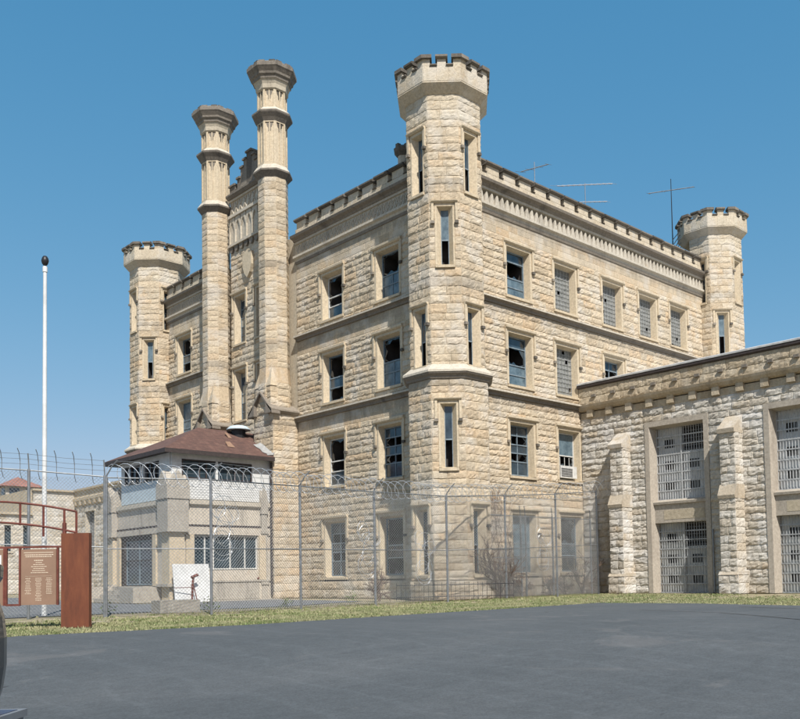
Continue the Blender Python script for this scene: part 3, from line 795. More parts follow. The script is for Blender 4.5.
# buttresses
for yc_ in (-2.83, -9.1, -15.6, -22.1):
    mb = MB()
    Ff = frame((9.35, 0), (0, -1), (-1, 0)); a, b = -yc_-.39, -yc_+.39
    Ff2 = frame((9.18, 0), (0, -1), (-1, 0))
    cs = courses(4.6, 7.7, .34); masonry(mb, Ff, a, b, cs, [], .07, wr=(.35, .6), cell=.12)
    masonry(mb, Ff2, a-.03, b+.03, courses(.9, 4.6, .36), [], .07, wr=(.35, .6), cell=.12)
    Fc = frame((9.08, 0), (0, -1), (-1, 0)); masonry(mb, Fc, a-.12, b+.12, courses(0, .9, .36), [], .07, wr=(.4, .7), cell=.12)
    for yy, nn, u in ((yc_-.39, (0, -1), (1, 0)), (yc_+.39, (0, 1), (-1, 0))):
        Fy = frame((0, yy), u, nn)
        o = 1 if u[0] > 0 else -1
        r_ = sorted((9.35*o, 10.1*o)); masonry(mb, Fy, *r_, cs, [], .05, wr=(.4, .8), cell=.12)
        r_ = sorted((9.18*o, 10.1*o)); masonry(mb, Fy, *r_, courses(.9, 4.6, .36), [], .05, wr=(.4, .8), cell=.12)
        Fz = frame((0, yy+nn[1]*.09), u, nn); r_ = sorted((9.08*o, 10.1*o)); masonry(mb, Fz, *r_, courses(0, .9, .36), [], .05, wr=(.4, .8), cell=.12)
    bt = mb.build('buttress', M['rockwing'], wing)
    for pr_, e_ in (([(0, 7.55), (.86, 7.55), (.9, 7.75), (.0, 8.45)], .04), ([(0, 4.45), (.98, 4.45), (1.02, 4.6), (.76, 5.12), (0, 5.12)], .05), ([(0, .88), (1.06, .88), (.93, 1.04), (0, 1.04)], .12)):
        mb = MB(); mb.prism(FW, pr_, a-e_, b+e_); mb.build('weathering_cap', M['rockwing'], bt)
for wi, y in enumerate(wins):
    a, b = -y-1.55, -y+1.55
    mb = MB()
    for e, E, sg in ((a, a-.26, 1), (b, b+.26, -1)):
        P = []
        for z in (0, 8.5):
            P += [FW(E, z, .06), FW(e, z, .06), FW(e+sg*.12, z, -.42), FW(e+sg*.12, z, -.7), FW(E, z, -.7)]
        mb.add(P, [(i, (i+1) % 5, 5+(i+1) % 5, 5+i) for i in range(5)] + [(4, 3, 2, 1, 0), (5, 6, 7, 8, 9)])
    mb.prism(FW, [(.06, 8.501), (.06, 8.77), (-.7, 8.77), (-.7, 8.42), (-.42, 8.42)], a-.26, b+.26)
    mb.prism(FW, [(-.1, 4.5), (-.08, 4.62), (-.42, 4.74), (-.7, 4.74), (-.7, 4.5)], a+.03, b-.03)
    mb.fbox(FW, a+.04, b-.04, 3.56, 4.499, -.7, -.2)
    mb.fbox(FW, a+.6, b-.2, 3.72, 4.2, -.199, -.19, 1)
    w = mb.build('window', [M['wingtrim'], M['dressgrey']], wing)
    for (z0, z1) in ((4.74, 8.44), (.02, 3.56)):
        u0, u1 = a+.12, b-.12
        # bars
        g = MB()
        n = 20
        for i in range(n+1):
            x = u0+(u1-u0)*i/n; g.tube([FW(x, z0, -.48), FW(x, z1, -.48)], .020, 5)
        m = 8
        for k in range(m+1):
            z = z0+(z1-z0)*k/m; g.fbox(FW, u0, u1, z-.03, z+.03, -.475, -.45)
        g.fbox(FW, (u0+u1)/2-.03, (u0+u1)/2+.03, z0, z1, -.455, -.43)
        g.build('bar_grille', M['ironlight'] if z0 > 1 else M['iron'], w)
        # inner cell-front sheets with small barred openings; upper right quarter open and dark
        p = MB(); um = u0+(u1-u0)*.5
        p.fbox(FW, u0-.1, u1+.1, z0-.1, z1+.1, -1.0, -.98, 1)
        H = z1-z0
        holes = [(u0+.38, z0+H*.72), (u0+.38, z0+H*.42), (um+.35, z0+H*.42), (u0+.38, z0+H*.12), (um+.35, z0+H*.12)]
        def sheet(xa, xb, za, zb, hs):
            xs = sorted({xa, xb} | {h[0] for h in hs} | {h[0]+.58 for h in hs}); zz = sorted({za, zb} | {h[1] for h in hs} | {h[1]+.44 for h in hs})
            for i in range(len(xs)-1):
                for k in range(len(zz)-1):
                    mx, mz = (xs[i]+xs[i+1])/2, (zz[k]+zz[k+1])/2
                    if any(h[0] < mx < h[0]+.58 and h[1] < mz < h[1]+.44 for h in hs): continue
                    p.fbox(FW, xs[i], xs[i+1], zz[k], zz[k+1], -.66, -.62, 0)
        sheet(u0, um-.02, z0, z1, [h for h in holes if h[0] < um])
        sheet(um+.02, u1, z0, z0+H*.66, [h for h in holes if h[0] > um])
        for k in range(7): p.tube([FW(um+.05, z0+H*(.68+k*.05), -.7), FW(u1, z0+H*(.68+k*.05), -.7)], .012, 4, 2)
        for (hx, hz) in holes:
            for k in range(4): p.fbox(FW, hx+.08+k*.13, hx+.11+k*.13, hz, hz+.44, -.65, -.63, 2)
        p.build('window_sheet', [M['whitepaint'] if (z0 > 1) else M['palesheet'], M['dark'], M['iron']], w)
# downpipe beside the first window
mb = MB(); mb.tube([(9.98, -7.86, 3.1), (9.98, -7.86, .05)], .05, 8); mb.build('downpipe', M['galv'], wing)

# ------------------------------------------------------------------ LEFT WING AND FAR BUILDINGS
lw = thing('cell_house', 'distant left cell house wing with a deep cornice, seen through the fence beyond the gatehouse', 'building', (10.1, 50, 0))
FLW = frame((10.1, 0), (0, -1), (-1, 0))
lo_ = [(-66.9-1.2, -66.9+1.2, 2.6, 8.9), (-60-1.2, -60+1.2, 2.6, 8.9)]
mb = MB(); masonry(mb, FLW, -71, -31, courses(0, 9.6, .55, [2.6, 8.9]), lo_, .09, wr=(.9, 1.8), cell=.3)
mb.build('wall', M['rockwing'], lw)
mb = MB(); mb.prism(FLW, [(0, 9.6), (.12, 9.6), (.35, 10.2), (.35, 10.5), (.18, 10.6), (.18, 11.2), (.4, 11.3), (.4, 11.5), (-12, 12.2), (-12, 9.6)], -71, -31)
for i in range(30): mb.fbox(FLW, -70.6+i*1.3, -70.2+i*1.3, 9.7, 10.2, .1, .34)
mb.build('cornice', M['rockrow'], lw)
for o in lo_:
    w = MB(); w.fbox(FLW, o[0]-.2, o[0], 2.6, 8.9, -.5, .06); w.fbox(FLW, o[1], o[1]+.2, 2.6, 8.9, -.5, .06); w.fbox(FLW, o[0]-.2, o[1]+.2, 8.9, 9.3, -.5, .12); w.fbox(FLW, o[0]-.2, o[1]+.2, 2.3, 2.6, -.5, .1)
    w = w.build('window', M['pale'], lw); p = MB(); p.fbox(FLW, o[0], o[1], 2.6, 8.9, -.6, -.5, 0)
    for k in range(6): p.tube([FLW(o[0]+.3+k*.36, 2.6, -.35), FLW(o[0]+.3+k*.36, 8.9, -.35)], .03, 4, 1)
    p.build('pane', [M['glass'], M['iron']], w)
fb = thing('cell_block', 'far limestone block running across behind the flagpole with tall dark windows', 'building', (-5, 71, 0))
FFB = frame((0, 71), (1, 0), (0, -1))
fo = [(x, x+.75, 4.6, 7.4) for x in (4.5, 2.6, .4, -1.8, -4.0)]
mb = MB()
masonry(mb, FFB, 5.5, 10.1, courses(0, 11.2, .55), [], .05, wr=(.9, 1.8), cell=.3)
masonry(mb, FFB, -30, 5.5, courses(0, 8.5, .55, [4.6, 7.4]), fo, .09, wr=(.9, 1.8), cell=.3)
mb.build('wall', M['rockwing'], fb)
mb = MB(); mb.prism(FFB, [(0, 11.2), (.3, 11.25), (.3, 11.45), (-12, 11.5), (-12, 11.2)], 5.4, 10.1); mb.prism(FFB, [(0, 8.5), (.3, 8.55), (.3, 8.8), (-12, 8.9), (-12, 8.4)], -30, 5.39)
mb.box((5.2, 71.2, 8.2), (5.5, 83, 11.2)); mb.build('coping', M['rockrow'], fb)
for o in fo:
    w = MB(); w.fbox(FFB, o[0]-.1, o[1]+.1, 7.4, 7.7, -.1, .14); w.fbox(FFB, o[0]-.1, o[1]+.1, 4.4, 4.6, -.1, .14); w = w.build('window', M['pale'], fb)
    p = MB(); p.fbox(FFB, o[0], o[1], 4.6, 7.4, -.6, -.4); p.build('pane', M['glass'], w)
gt = thing('guard_tower', 'distant square guard lookout with a pale red hipped roof behind the far block', 'tower', (14.0, 102.2, 0))
gx, gy = 14.0, 102.2
mb = MB(); mb.box((gx-2.3, gy-2.3, 0), (gx+2.3, gy+2.3, 13.1)); mb.build('wall', M['stucco'], gt)
mb = MB(); mb.box((gx-2.2, gy-2.2, 13.1), (gx+2.2, gy+2.2, 14.6)); mb.box((gx-2.5, gy-2.5, 12.9), (gx+2.5, gy+2.5, 13.15)); mb.build('lookout_cabin', M['stucco'], gt)
mb = MB()
for k in (-1, 1):
    mb = MB(); mb.box((gx+k*1.1-.65, gy-2.25, 13.4), (gx+k*1.1+.65, gy-2.15, 14.4)); mb.build('window', M['glass'], gt)
    mb = MB(); mb.box((gx-2.25, gy+k*1.1-.65, 13.4), (gx-2.15, gy+k*1.1+.65, 14.4)); mb.build('window', M['glass'], gt)
mb = MB(); e = 2.9
mb.add([(gx-e, gy-e, 14.6), (gx+e, gy-e, 14.6), (gx+e, gy+e, 14.6), (gx-e, gy+e, 14.6), (gx, gy, 16.2)], [(0, 1, 4), (1, 2, 4), (2, 3, 4), (3, 0, 4), (3, 2, 1, 0)]); mb.build('roof', M['redroof'], gt)

# ------------------------------------------------------------------ GATEHOUSE
gh = thing('gatehouse', 'two-storey entrance gatehouse with brown hipped roof, ribbon windows and gabled corner piers', 'building', (-4.5, 16.5, 0))
GX, GY0, GY1 = -7.65, 12.7, 20.5
FS = frame((0, GY0), (1, 0), (0, -1)); FG = frame((GX, 0), (0, -1), (-1, 0))
mb = MB()
# side wall: base, sill, window band, lintel, band
mb.fbox(FS, GX, -1.66, 0, 1.0, -.3, .05); mb.fbox(FS, GX, -1.66, 1.0, 1.62, -.3, 0); mb.fbox(FS, GX, -6.35, 1.62, 3.5, -.3, 0); mb.fbox(FS, -2.55, -1.66, 1.62, 3.5, -.3, 0)
mb.fbox(FS, GX, -1.66, 3.5, 3.9, -.3, .06)
mb.fbox(FS, GX, -1.66, 3.9, 5.0, -.3, -.03)
# front wall with doorway
mb.fbox(FG, -GY1, -18.6, 0, 3.6, -.3, 0); mb.fbox(FG, -14.6, -GY0-.31, 0, 3.6, -.3, 0); mb.fbox(FG, -18.6, -14.6, 0, .85, -.3, .02)
mb.fbox(FG, -GY1, -GY0-.31, 3.6, 3.9, -.3, .08); mb.fbox(FG, -GY1, -GY0-.31, 3.9, 5.0, -.3, -.02)
mb.box((GX+.3, GY1-.3, 0), (-.5, GY1, 5.0)); mb.box((GX+.3, GY0+.3, 4.8), (-.5, GY1-.3, 5.0))
mb.build('wall', M['stucco'], gh)
mb = MB()
mb.prism(FS, [(-.3, 5.0), (.04, 5.0), (.12, 5.08), (.12, 5.3), (-.3, 5.36)], GX+.9, -1.66); mb.prism(FG, [(-.3, 5.0), (.04, 5.0), (.12, 5.08), (.12, 5.3), (-.3, 5.36)], -19.6, -13.6)
mb.build('ledge', M['pale'], gh)
mb = MB(); mb.fbox(FS, GX+1, -1.66, 3.901, 4.02, -.02, .02); mb.fbox(FG, -19.6, -13.6, 3.901, 4.02, -.015, .02); mb.build('painted_shadow_gap', M['darktrim'], gh)  # dark strip painted in place of the shaded slot
mb = MB(); mb.fbox(FS, -6.35, -1.66, .98, 1.06, .051, .12); mb.fbox(FS, -6.35, -2.5, .05, .98, .051, .07, 1)
for x in (-5.7, -2.6): mb.fbox(FS, x, x+.3, 1.12, 1.2, .0, .06, 2)
mb.fbox(FS, -6.4, -1.8, -.05, .02, .06, 1.2)
mb.build('base_course', [M['stuccogrey'], M['stuccogrey'], M['redsteel']], gh)
# pilasters in cream
for Fq, a, b, z0, z1, d0, d1 in ((FS, -2.5, -2.1, 1.07, 3.5, .001, .12), (FS, -6.85, -6.4, 1.07, 3.49, .001, .10), (FG, -18.95, -18.6, .85, 3.55, -.2, .1), (FG, -14.6, -14.2, .85, 3.55, -.2, .1)):
    mb = MB(); mb.fbox(Fq, a, b, z0, z1, d0, d1); mb.build('pilaster', M['cream'], gh)
# corner piers with little gables
def pier(cx_, cy_, s, zt, mat, zc):
    p = MB(); p.box((cx_-s, cy_-s, 0), (cx_+s, cy_+s, 3.7), 0); p.box((cx_-s-zc, cy_-s-zc, 3.7), (cx_+s+zc, cy_+s+zc, zt), 1); o = p.build('corner_pier', [mat, M['stuccogrey']], gh)
    s += zc
    g = MB()
    for ang in (0, PI/2):
        u = (math.cos(ang), math.sin(ang)); Fq = frame((cx_, cy_), u, (u[1], -u[0]))
        g.plate(Fq, [(-s-.04, zt-.9), (s+.04, zt-.9), (s+.04, zt-.2), (0, zt+.55), (-s-.04, zt-.2)], -s-.05, s+.05)
    g.build('pier_gable', M['stuccogrey'], o)
    for a_, b_ in ((.8, .95), (3.6, 3.75)):
        c2 = MB(); c2.box((cx_-s-.05, cy_-s-.05, a_), (cx_+s+.05, cy_+s+.05, b_)); c2.build('pier_band', M['stuccogrey'], o)
pier(GX+.25, GY0+.25, .42, 6.2, M['cream'], .16)
pier(GX+.15, 19.6, .38, 5.9, M['cream'], .1)
pier(-2.15, GY0+.1, .18, 5.6, M['stuccogrey'], 0)
# lower ribbon window
def ribbon(F, a, b, z0, z1, d, parent, mull, nm='window', mt=None):
    w = MB(); t = .06
    w.fbox(F, a, b, z0, z0+t, d-.05, d+.03); w.fbox(F, a, b, z1-t, z1, d-.05, d+.03); w.fbox(F, a, a+t, z0+t, z1-t, d-.05, d+.03); w.fbox(F, b-t, b, z0+t, z1-t, d-.05, d+.03)
    for m in mull: w.fbox(F, m-.035, m+.035, z0+t, z1-t, d-.05, d+.03)
    o = w.build(nm, mt or M['sashw'], parent)
    xs = [a]+list(mull)+[b]; g = MB()
    for i in range(len(xs)-1):
        j = rng.uniform(-.01, .01)
        g.add([F(xs[i], z0, d-.02+j), F(xs[i+1], z0, d-.02-j), F(xs[i+1], z1, d-.02), F(xs[i], z1, d-.02)], [(0, 1, 2, 3)])
    g.build('pane', M['glass'], o)
    return o
ribbon(FS, -6.35, -2.55, 1.66, 3.46, -.12, gh, [-5.7, -5.2, -4.2, -3.3])
o = ribbon(FG, -18.2, -14.95, .9, 3.3, -.15, gh, [-16.6], 'door', M['sash'])
mb = MB(); mb.fbox(FG, -18.6, -18.21, .85, 3.6, -.25, -.05); mb.fbox(FG, -14.94, -14.6, .85, 3.6, -.25, -.05); mb.fbox(FG, -18.2, -14.95, 3.31, 3.6, -.25, -.05)
mb.fbox(FG, -18.2, -14.95, 2.2, 2.26, -.10, -.05)
mb.build('door_surround', M['darktrim'], gh)
# upper cabin
CY1 = 18.7
cab = MB()
FC = frame((GX+.05, 0), (0, -1), (-1, 0)); FCs = frame((0, GY0+.06), (1, 0), (0, -1))
cab.fbox(FCs, GX+.1, -1.68, 5.36, 6.42, -.12, 0, 0); cab.fbox(FCs, GX+.1, -7.0, 6.42, 7.75, -.12, 0, 0); cab.fbox(FCs, -2.85, -1.68, 6.42, 7.75, -.12, 0, 0); cab.fbox(FCs, -7.0, -2.85, 7.42, 7.75, -.12, 0, 0)
cab.fbox(FC, -CY1, -GY0-.2, 5.36, 6.42, -.12, 0, 1); cab.fbox(FC, -14.1, -GY0-.2, 6.42, 7.75, -.12, 0, 0); cab.fbox(FC, -CY1, -18.2, 6.42, 7.75, -.12, 0, 0); cab.fbox(FC, -18.2, -14.1, 7.42, 7.75, -.12, 0, 0)
cab.box((GX+.2, CY1-.1, 5.3), (-.5, CY1, 7.75), 0)
cab = cab.build('upper_cabin', [M['whitepaint'], M['bluewhite']], gh)
mb = MB()
for k in range(7): mb.fbox(FCs, GX+.1, -1.6, 5.45+k*.14, 5.46+k*.14, .0, .012)
mb.build('clapboard_edges', M['whitepaint'], cab)
def ribdark(F, a, b, z0, z1, mull, whites):
    w = MB()
    w.fbox(F, a, b, z0, z0+.07, -.1, .03); w.fbox(F, a, b, z1-.07, z1, -.1, .03)
    for m in [a+.03, b-.03]+mull: w.fbox(F, m-.03, m+.03, z0+.07, z1-.07, -.1, .03)
    for m in whites: w.fbox(F, m-.06, m+.06, z0, z1, -.1, .05, 1)
    o = w.build('window', [M['darktrim'], M['whitepaint']], gh)
    g = MB(); g.fbox(F, a, b, z0, z1, -.08, -.06); g.build('pane', M['glass'], o)
ribdark(FCs, -7.0, -2.85, 6.42, 7.42, [-6.0, -5.6, -3.9, -3.4], [-5.0])
ribdark(FC, -18.2, -14.1, 6.42, 7.42, [-17.4, -16.8, -15.5, -15.0, -14.5], [-16.2, -15.9])
# hipped roof
e0x, e0y, e1y, ez = GX-.55, GY0-.5, CY1+1.0, 7.75
rz = 9.6; ym = 15.7
mb = MB()
XE = -1.70
V = [(e0x, e0y, ez), (XE, e0y, ez), (XE, e1y, ez), (e0x, e1y, ez), (-4.5, ym, rz), (XE, ym, rz)]
V2 = [(x, y, z+.1) for x, y, z in V[:4]] + [(x, y, z+.1) for x, y, z in V[4:]]
mb.add(V2, [(0, 1, 5, 4), (2, 3, 4, 5), (3, 0, 4), (1, 2, 5)])
zq = lambda y: ez+.1+min((y-e0y)/(ym-e0y), (e1y-y)/(e1y-ym))*(rz-ez)
mb.add([(XE, 14.45, zq(14.45)), (-.41, 14.45, zq(14.45)), (-.41, ym, rz+.1), (XE, ym, rz+.1), (XE, 18.95, zq(18.95)), (-.41, 18.95, zq(18.95))], [(0, 1, 2, 3), (3, 2, 5, 4)])
roof = mb.build('roof', M['shingle'], gh)
mb = MB(); mb.box((e0x, e0y, ez-.12), (XE, e0y+.04, ez+.098)); mb.box((e0x, e1y-.04, ez-.12), (XE, e1y, ez+.098)); mb.box((e0x, e0y+.041, ez-.12), (e0x+.04, e1y-.041, ez+.098)); mb.box((e0x+.041, e0y+.041, ez-.03), (XE, e1y-.041, ez)); mb.build('eaves', M['darktrim'], roof)
mb = MB(); mb.lathe((-2.2, 15.2), [(1.35, 9.72), (1.35, 9.76), (1.0, 9.92), (.3, 10.0)], 16, 0, flats=False); mb.lathe((-2.2, 15.2), [(.8, 9.2), (.8, 9.72)], 12, 0, 1, False); mb.build('roof_vent', [M['bluewhite'], M['black']], roof)
# torn shingles and flashing
mb = MB()
for (x, y, s) in ((-3.9, 13.3, .22), (-3.2, 14.7, .14)):
    z = ez+.1+(y-e0y)/(ym-e0y)*(rz-ez)
    for q in range(3):
        a_ = rng.uniform(0, 6); mb.add([(x-s+rng.uniform(-.1, .1), y-.2, z-.08), (x+s, y-.25, z-.1), (x+s*.8, y+.25, z+.28), (x-s*.6, y+.2, z+.2+rng.uniform(0, .1))], [(0, 1, 2, 3)])
mb.build('torn_shingle', M['signbrown'], roof)
mb = MB()
V = []
for i in range(8):
    t_ = i/7; y = e0y+.15+t_*1.45; z = ez+.12+(y-e0y)/(ym-e0y)*(rz-ez)
    V += [(-2.0-.16*rng.random(), y, z+.015), (-1.80+.04*rng.normal(), y, z+.05+.05*rng.random()), (-1.64, y, z+.16+.1*rng.random())]
mb.add(V, [(3*i+k, 3*i+3+k, 3*i+4+k, 3*i+1+k) for i in range(7) for k in range(2)])
mb.build('flashing', M['foil'], roof)
mb = MB(); mb.tube([(-1.75, 12.55, 7.6), (-1.75, 12.55, .2)], .06, 8); mb.build('downpipe', M['darktrim'], gh)
# steps to the door
mb = MB()
for k in range(4): mb.box((GX-.35*(4-k), 15.2, 0), (GX-.02-.0*k, 19.0, .21*(k+1)))
mb.box((GX-1.6, 13.6, 0), (GX-.02, 15.19, .8)); mb.box((GX-1.5, 19.01, 0), (GX-.02, 19.4, .85))
mb.build('entrance_steps', M['stuccogrey'], gh)

# white sheet leaning on the gatehouse base and the rusted stand before it
mb = MB(); Fq = frame((0, 11.95), (1, 0), (0, -1))
V = [Fq(-7.95, .0, .32), Fq(-5.95, .0, .32), Fq(-5.95, 1.94, .0), Fq(-7.95, 1.94, .0)]; V2 = [(a, b+.05, c) for a, b, c in V]
mb.add(V+V2, [(0,1,2,3),(7,6,5,4),(0,4,5,1),(1,5,6,2),(2,6,7,3),(3,7,4,0)])
tag(mb.build('sheet', M['whitepaint']), 'large white rectangular sheet leaning against the gatehouse base behind the fence', 'board')
mb = MB()
mb.tube([(-7.15, 11.45, 0), (-7.15, 11.4, .8), (-7.07, 11.42, 1.35)], .06, 7); mb.tube([(-7.2, 11.4, 1.25), (-6.85, 11.4, 1.38)], .08, 7); mb.tube([(-7.15, 11.4, .75), (-8.05, 11.55, .75)], .02, 5); mb.tube([(-7.11, 11.4, .9), (-6.9, 11.35, .0)], .03, 5)
tag(mb.build('standpipe', M['redsteel']), 'rusty red standpipe standing in front of the white leaning sheet', 'pipe')
# concrete block in the grass
mb = MB(); mb.box((-14.7, -.6, -.02), (-13.2, .1, .42)); o = mb.build('concrete_block', M['stuccogrey']); tag(o, 'low weathered concrete block in the weeds just inside the fence', 'block')

# ------------------------------------------------------------------ GROUND
def zg(x, y):
    d = (x+28.8186)*.695+(y+29.6142)*.717
    t = min(1, max(0, (18.5-d)/10)); return -.45*t*t*(3-2*t)
def gsheet(name, poly, mat, dz, res=1.0, kind='structure'):
    # triangulated strip grid clipped by polygon through bmesh
    import bmesh
    xs = [p[0] for p in poly]; ys = [p[1] for p in poly]
    bm = bmesh.new(); vs = [bm.verts.new((x, y, 0)) for x, y in poly]; bm.faces.new(vs)
    for ax, lo, hi in ((0, min(xs), max(xs)), (1, min(ys), max(ys))):
        k = math.floor(lo/res)*res
        while k < hi:
            if k > lo and -60 < k < 40:
                co = (k, 0, 0) if ax == 0 else (0, k, 0); no = (1, 0, 0) if ax == 0 else (0, 1, 0)
                bmesh.ops.bisect_plane(bm, geom=bm.verts[:]+bm.edges[:]+bm.faces[:], plane_co=co, plane_no=no)
            k += res
    for v in bm.verts: v.co.z = zg(v.co.x, v.co.y)+dz
    bmesh.ops.recalc_face_normals(bm, faces=bm.faces[:])
    me = bpy.data.meshes.new(name); bm.to_mesh(me); bm.free(); me.materials.append(mat)
    me.polygons.foreach_set('use_smooth', [True]*len(me.polygons))
    o = bpy.data.objects.new(name, me); COL.objects.link(o); o['kind'] = kind; return o
gsheet('ground', [(-900, -900), (900, -900), (900, 900), (-900, 900)], M['turf'], -.03, 1.0)
edge = [(-60, -14), (-26, -10.6), (-22.5, -9.84), (-20.8, -10.2), (-17.4, -10.8), (-12.3, -10.5), (-8.0, -10.5), (-2.6, -10.2), (-2.2, -13.9), (-3.0, -17.7), (-4, -24), (-6, -60)]
lot = gsheet('parking_lot', edge + [(-60, -60)], M['asphalt'], .004, 1.0)
gsheet('yard_pavement', [(-15.2, 1.0), (-9.0, 0.6), (-3.2, 2.6), (-2.2, 12.3), (-9.5, 12.4), (-9.5, 20), (-3, 45), (-60, 60), (-60, 3)], M['pave'], -.01, 3.0)

for pts in ([(-7.2, -15.1), (-7.6, -16.7), (-8.0, -18.1), (-9.0, -19.6), (-10.2, -21.2)], [(-4.4, -16.7), (-4.9, -17.9), (-5.2, -18.9), (-6.0, -21)]):
    mb = MB(); V = []
    for i, (x, y) in enumerate(pts):
        a = pts[max(0, i-1)]; b = pts[min(len(pts)-1, i+1)]; L = math.dist(a, b); nx, ny = -(b[1]-a[1])/L, (b[0]-a[0])/L; w_ = .03*rng.uniform(.6, 1.4)
        V += [(x+nx*w_, y+ny*w_, zg(x, y)+.012), (x-nx*w_, y-ny*w_, zg(x, y)+.012)]
    mb.add(V, [(2*i, 2*i+1, 2*i+3, 2*i+2) for i in range(len(pts)-1)]); mb.build('crack_seal', M['black'])['kind'] = 'structure'
# grass blades as one mass
def blades(name, n, sampler, hmin, hmax, mat, w=.016, tuft=4):
    V = []; Fc = []; k = 0
    for _ in range(n):
        x, y = sampler(); z = zg(x, y)-.02
        for t in range(tuft):
            a = rng.uniform(0, 2*PI); h = rng.uniform(hmin, hmax); l = rng.uniform(0, h*.7); b = a+PI/2
            px, py = x+rng.normal(0, .04), y+rng.normal(0, .04); ww = w*rng.uniform(.7, 1.6)
            V += [(px-ww*math.cos(b), py-ww*math.sin(b), z), (px+ww*math.cos(b), py+ww*math.sin(b), z), (px+l*math.cos(a), py+l*math.sin(a), z+h)]
            Fc.append((k, k+1, k+2)); k += 3
    me = bpy.data.meshes.new(name); me.from_pydata(V, [], Fc); me.materials.append(mat); me.update()
    o = bpy.data.objects.new(name, me); COL.objects.link(o); o['kind'] = 'stuff'; return o
ex = np.array([p[0] for p in edge[1:8]]); ey = np.array([p[1] for p in edge[1:8]])
def samp():
    while True:
        x = rng.uniform(-26, 9.5)
        if x < -2.4:
            y0 = np.interp(x, ex, ey)+.05*math.sin(x*5.1)+.06*math.sin(x*13.7)
            y = y0+abs(rng.normal(0, 3.2)) if rng.random() < .8 else y0+rng.uniform(0, .5)
        else:
            y = rng.uniform(-24, -.5)
            lim = np.interp(-y, [10.2, 13.9, 17.7, 24], [-2.6, -2.2, -3.0, -4])
            x = lim+abs(rng.normal(0, 3.5)) if y < -10.2 else x
            if x > 8.9: continue
        if y > 8 or (x > -2.2 and y > -.3): continue
        pn = math.sin(x*1.7+2*math.sin(y*.9))+math.sin(y*2.3+x*.6)+math.sin(x*4.1-y*3.3)*.6
        if pn > .45 and rng.random() < .85: continue
        return x, y
o = blades('grass', 46000, samp, .02, .075, M['grass']); tag(o, 'mown green and straw coloured grass verge between asphalt and fence', 'grass')
def weed(x, y, s, label, name='weed_plant'):
    mb = MB(); n = int(60*s)+30
    for _ in range(n):
        a = rng.uniform(0, 2*PI); r = rng.uniform(0, .35*s); h = rng.uniform(.02, .5*s)*(1-r/(.6*s)); px, py = x+r*math.cos(a), y+r*math.sin(a)
        q = rng.uniform(.03, .07); b = rng.uniform(0, 6)
        mb.add([(px, py, h), (px+q*math.cos(b), py+q*math.sin(b), h+q*.3), (px+q*1.6*math.cos(b+.5), py+q*1.6*math.sin(b+.5), h+q*.8), (px+q*.5*math.cos(b+1), py+q*.5*math.sin(b+1), h+q*.6)], [(0, 1, 2, 3)])
    tag(mb.build(name, M['leaf']), label, 'weed', 'weeds growing inside the fence')
weed(-12.6, -.3, 1.2, 'leafy green weed clump right beside the concrete block')
weed(-9.8, -.9, .9, 'green weed clump at the foot of the leaning white sheet side of the fence')
weed(-4.6, 1.6, 1.1, 'green weed clump growing in front of the near turret base')
weed(-15.6, 1.6, .9, 'green weed clump left of the concrete block behind the fence')

# dry vine shrubs against the side wall
def shrub(x, y, h, spread, label, n=26):
    mb = MB()
    def grow(p, d, L, r, lev):
        pts = [p]; q = Vector(p); dd = Vector(d)
        for k in range(5):
            dd = (dd+Vector((rng.normal(0, .22), rng.normal(0, .12), rng.normal(0, .15)))).normalized(); q = q+dd*L/5; pts.append(tuple(q))
        mb.tube(pts, r, 4, r1=r*.35, cap=False)
        if lev < 3:
            for k in range(4 if lev else 6):
                i = rng.integers(1, 6); d2 = (dd+Vector((rng.normal(0, .7), rng.normal(0, .3), rng.normal(.1, .5)))).normalized()
                grow(pts[i], d2, L*.62, r*.62, lev+1)
    for k in range(3):
        grow((x+rng.uniform(-.3, .3), y, 0), (rng.normal(0, .3)*spread, 0, 1), h*.6, .045, 0)
    tag(mb.build('dry_shrub', M['twig']), label, 'shrub', 'bare shrubs behind the fence')
shrub(3.0, -.9, 2.6, 1.2, 'tall bare grey shrub with forked stems between the tower and first ground-floor side window')
shrub(8.9, -.75, 2.0, 1, 'bare twiggy bush below the rightmost ground-floor side window')
shrub(6.3, -.8, 1.0, 1.5, 'low dry brush along the foot of the side wall')
shrub(-2.9, 1.9, 1.4, 1, 'thin dry shrub at the left foot of the corner tower')
shrub(4.6, -.5, 1.1, 1.8, 'reddish dry brush below the first ground-floor side window')
shrub(7.6, -.5, 1.1, 1.8, 'dry brush between the two ground-floor side windows')
shrub(.9, -2.0, 2.7, 1.3, 'forked bare shrub with a thick trunk just right of the corner tower')
mb = MB(); rng2 = np.random.default_rng(3)
for k in range(16):
    x = 1.7+rng2.uniform(0, 2.4); z = 0; pts = []
    for q in range(14): pts.append((x, -.16, z)); x += rng2.normal(0, .13); z += rng2.uniform(.25, .55)
    mb.tube(pts, .022, 4, r1=.008)
    for q in range(4):
        p = pts[rng2.integers(3, 13)]; mb.tube([p, (p[0]+rng2.normal(0, .3), -.17, p[2]+rng2.uniform(.1, .5)), (p[0]+rng2.normal(0, .5), -.17, p[2]+rng2.uniform(.3, .9))], .013, 4, r1=.005)
tag(mb.build('climbing_vine', M['twig']), 'leafless vine climbing the side wall right of the corner tower', 'vine')

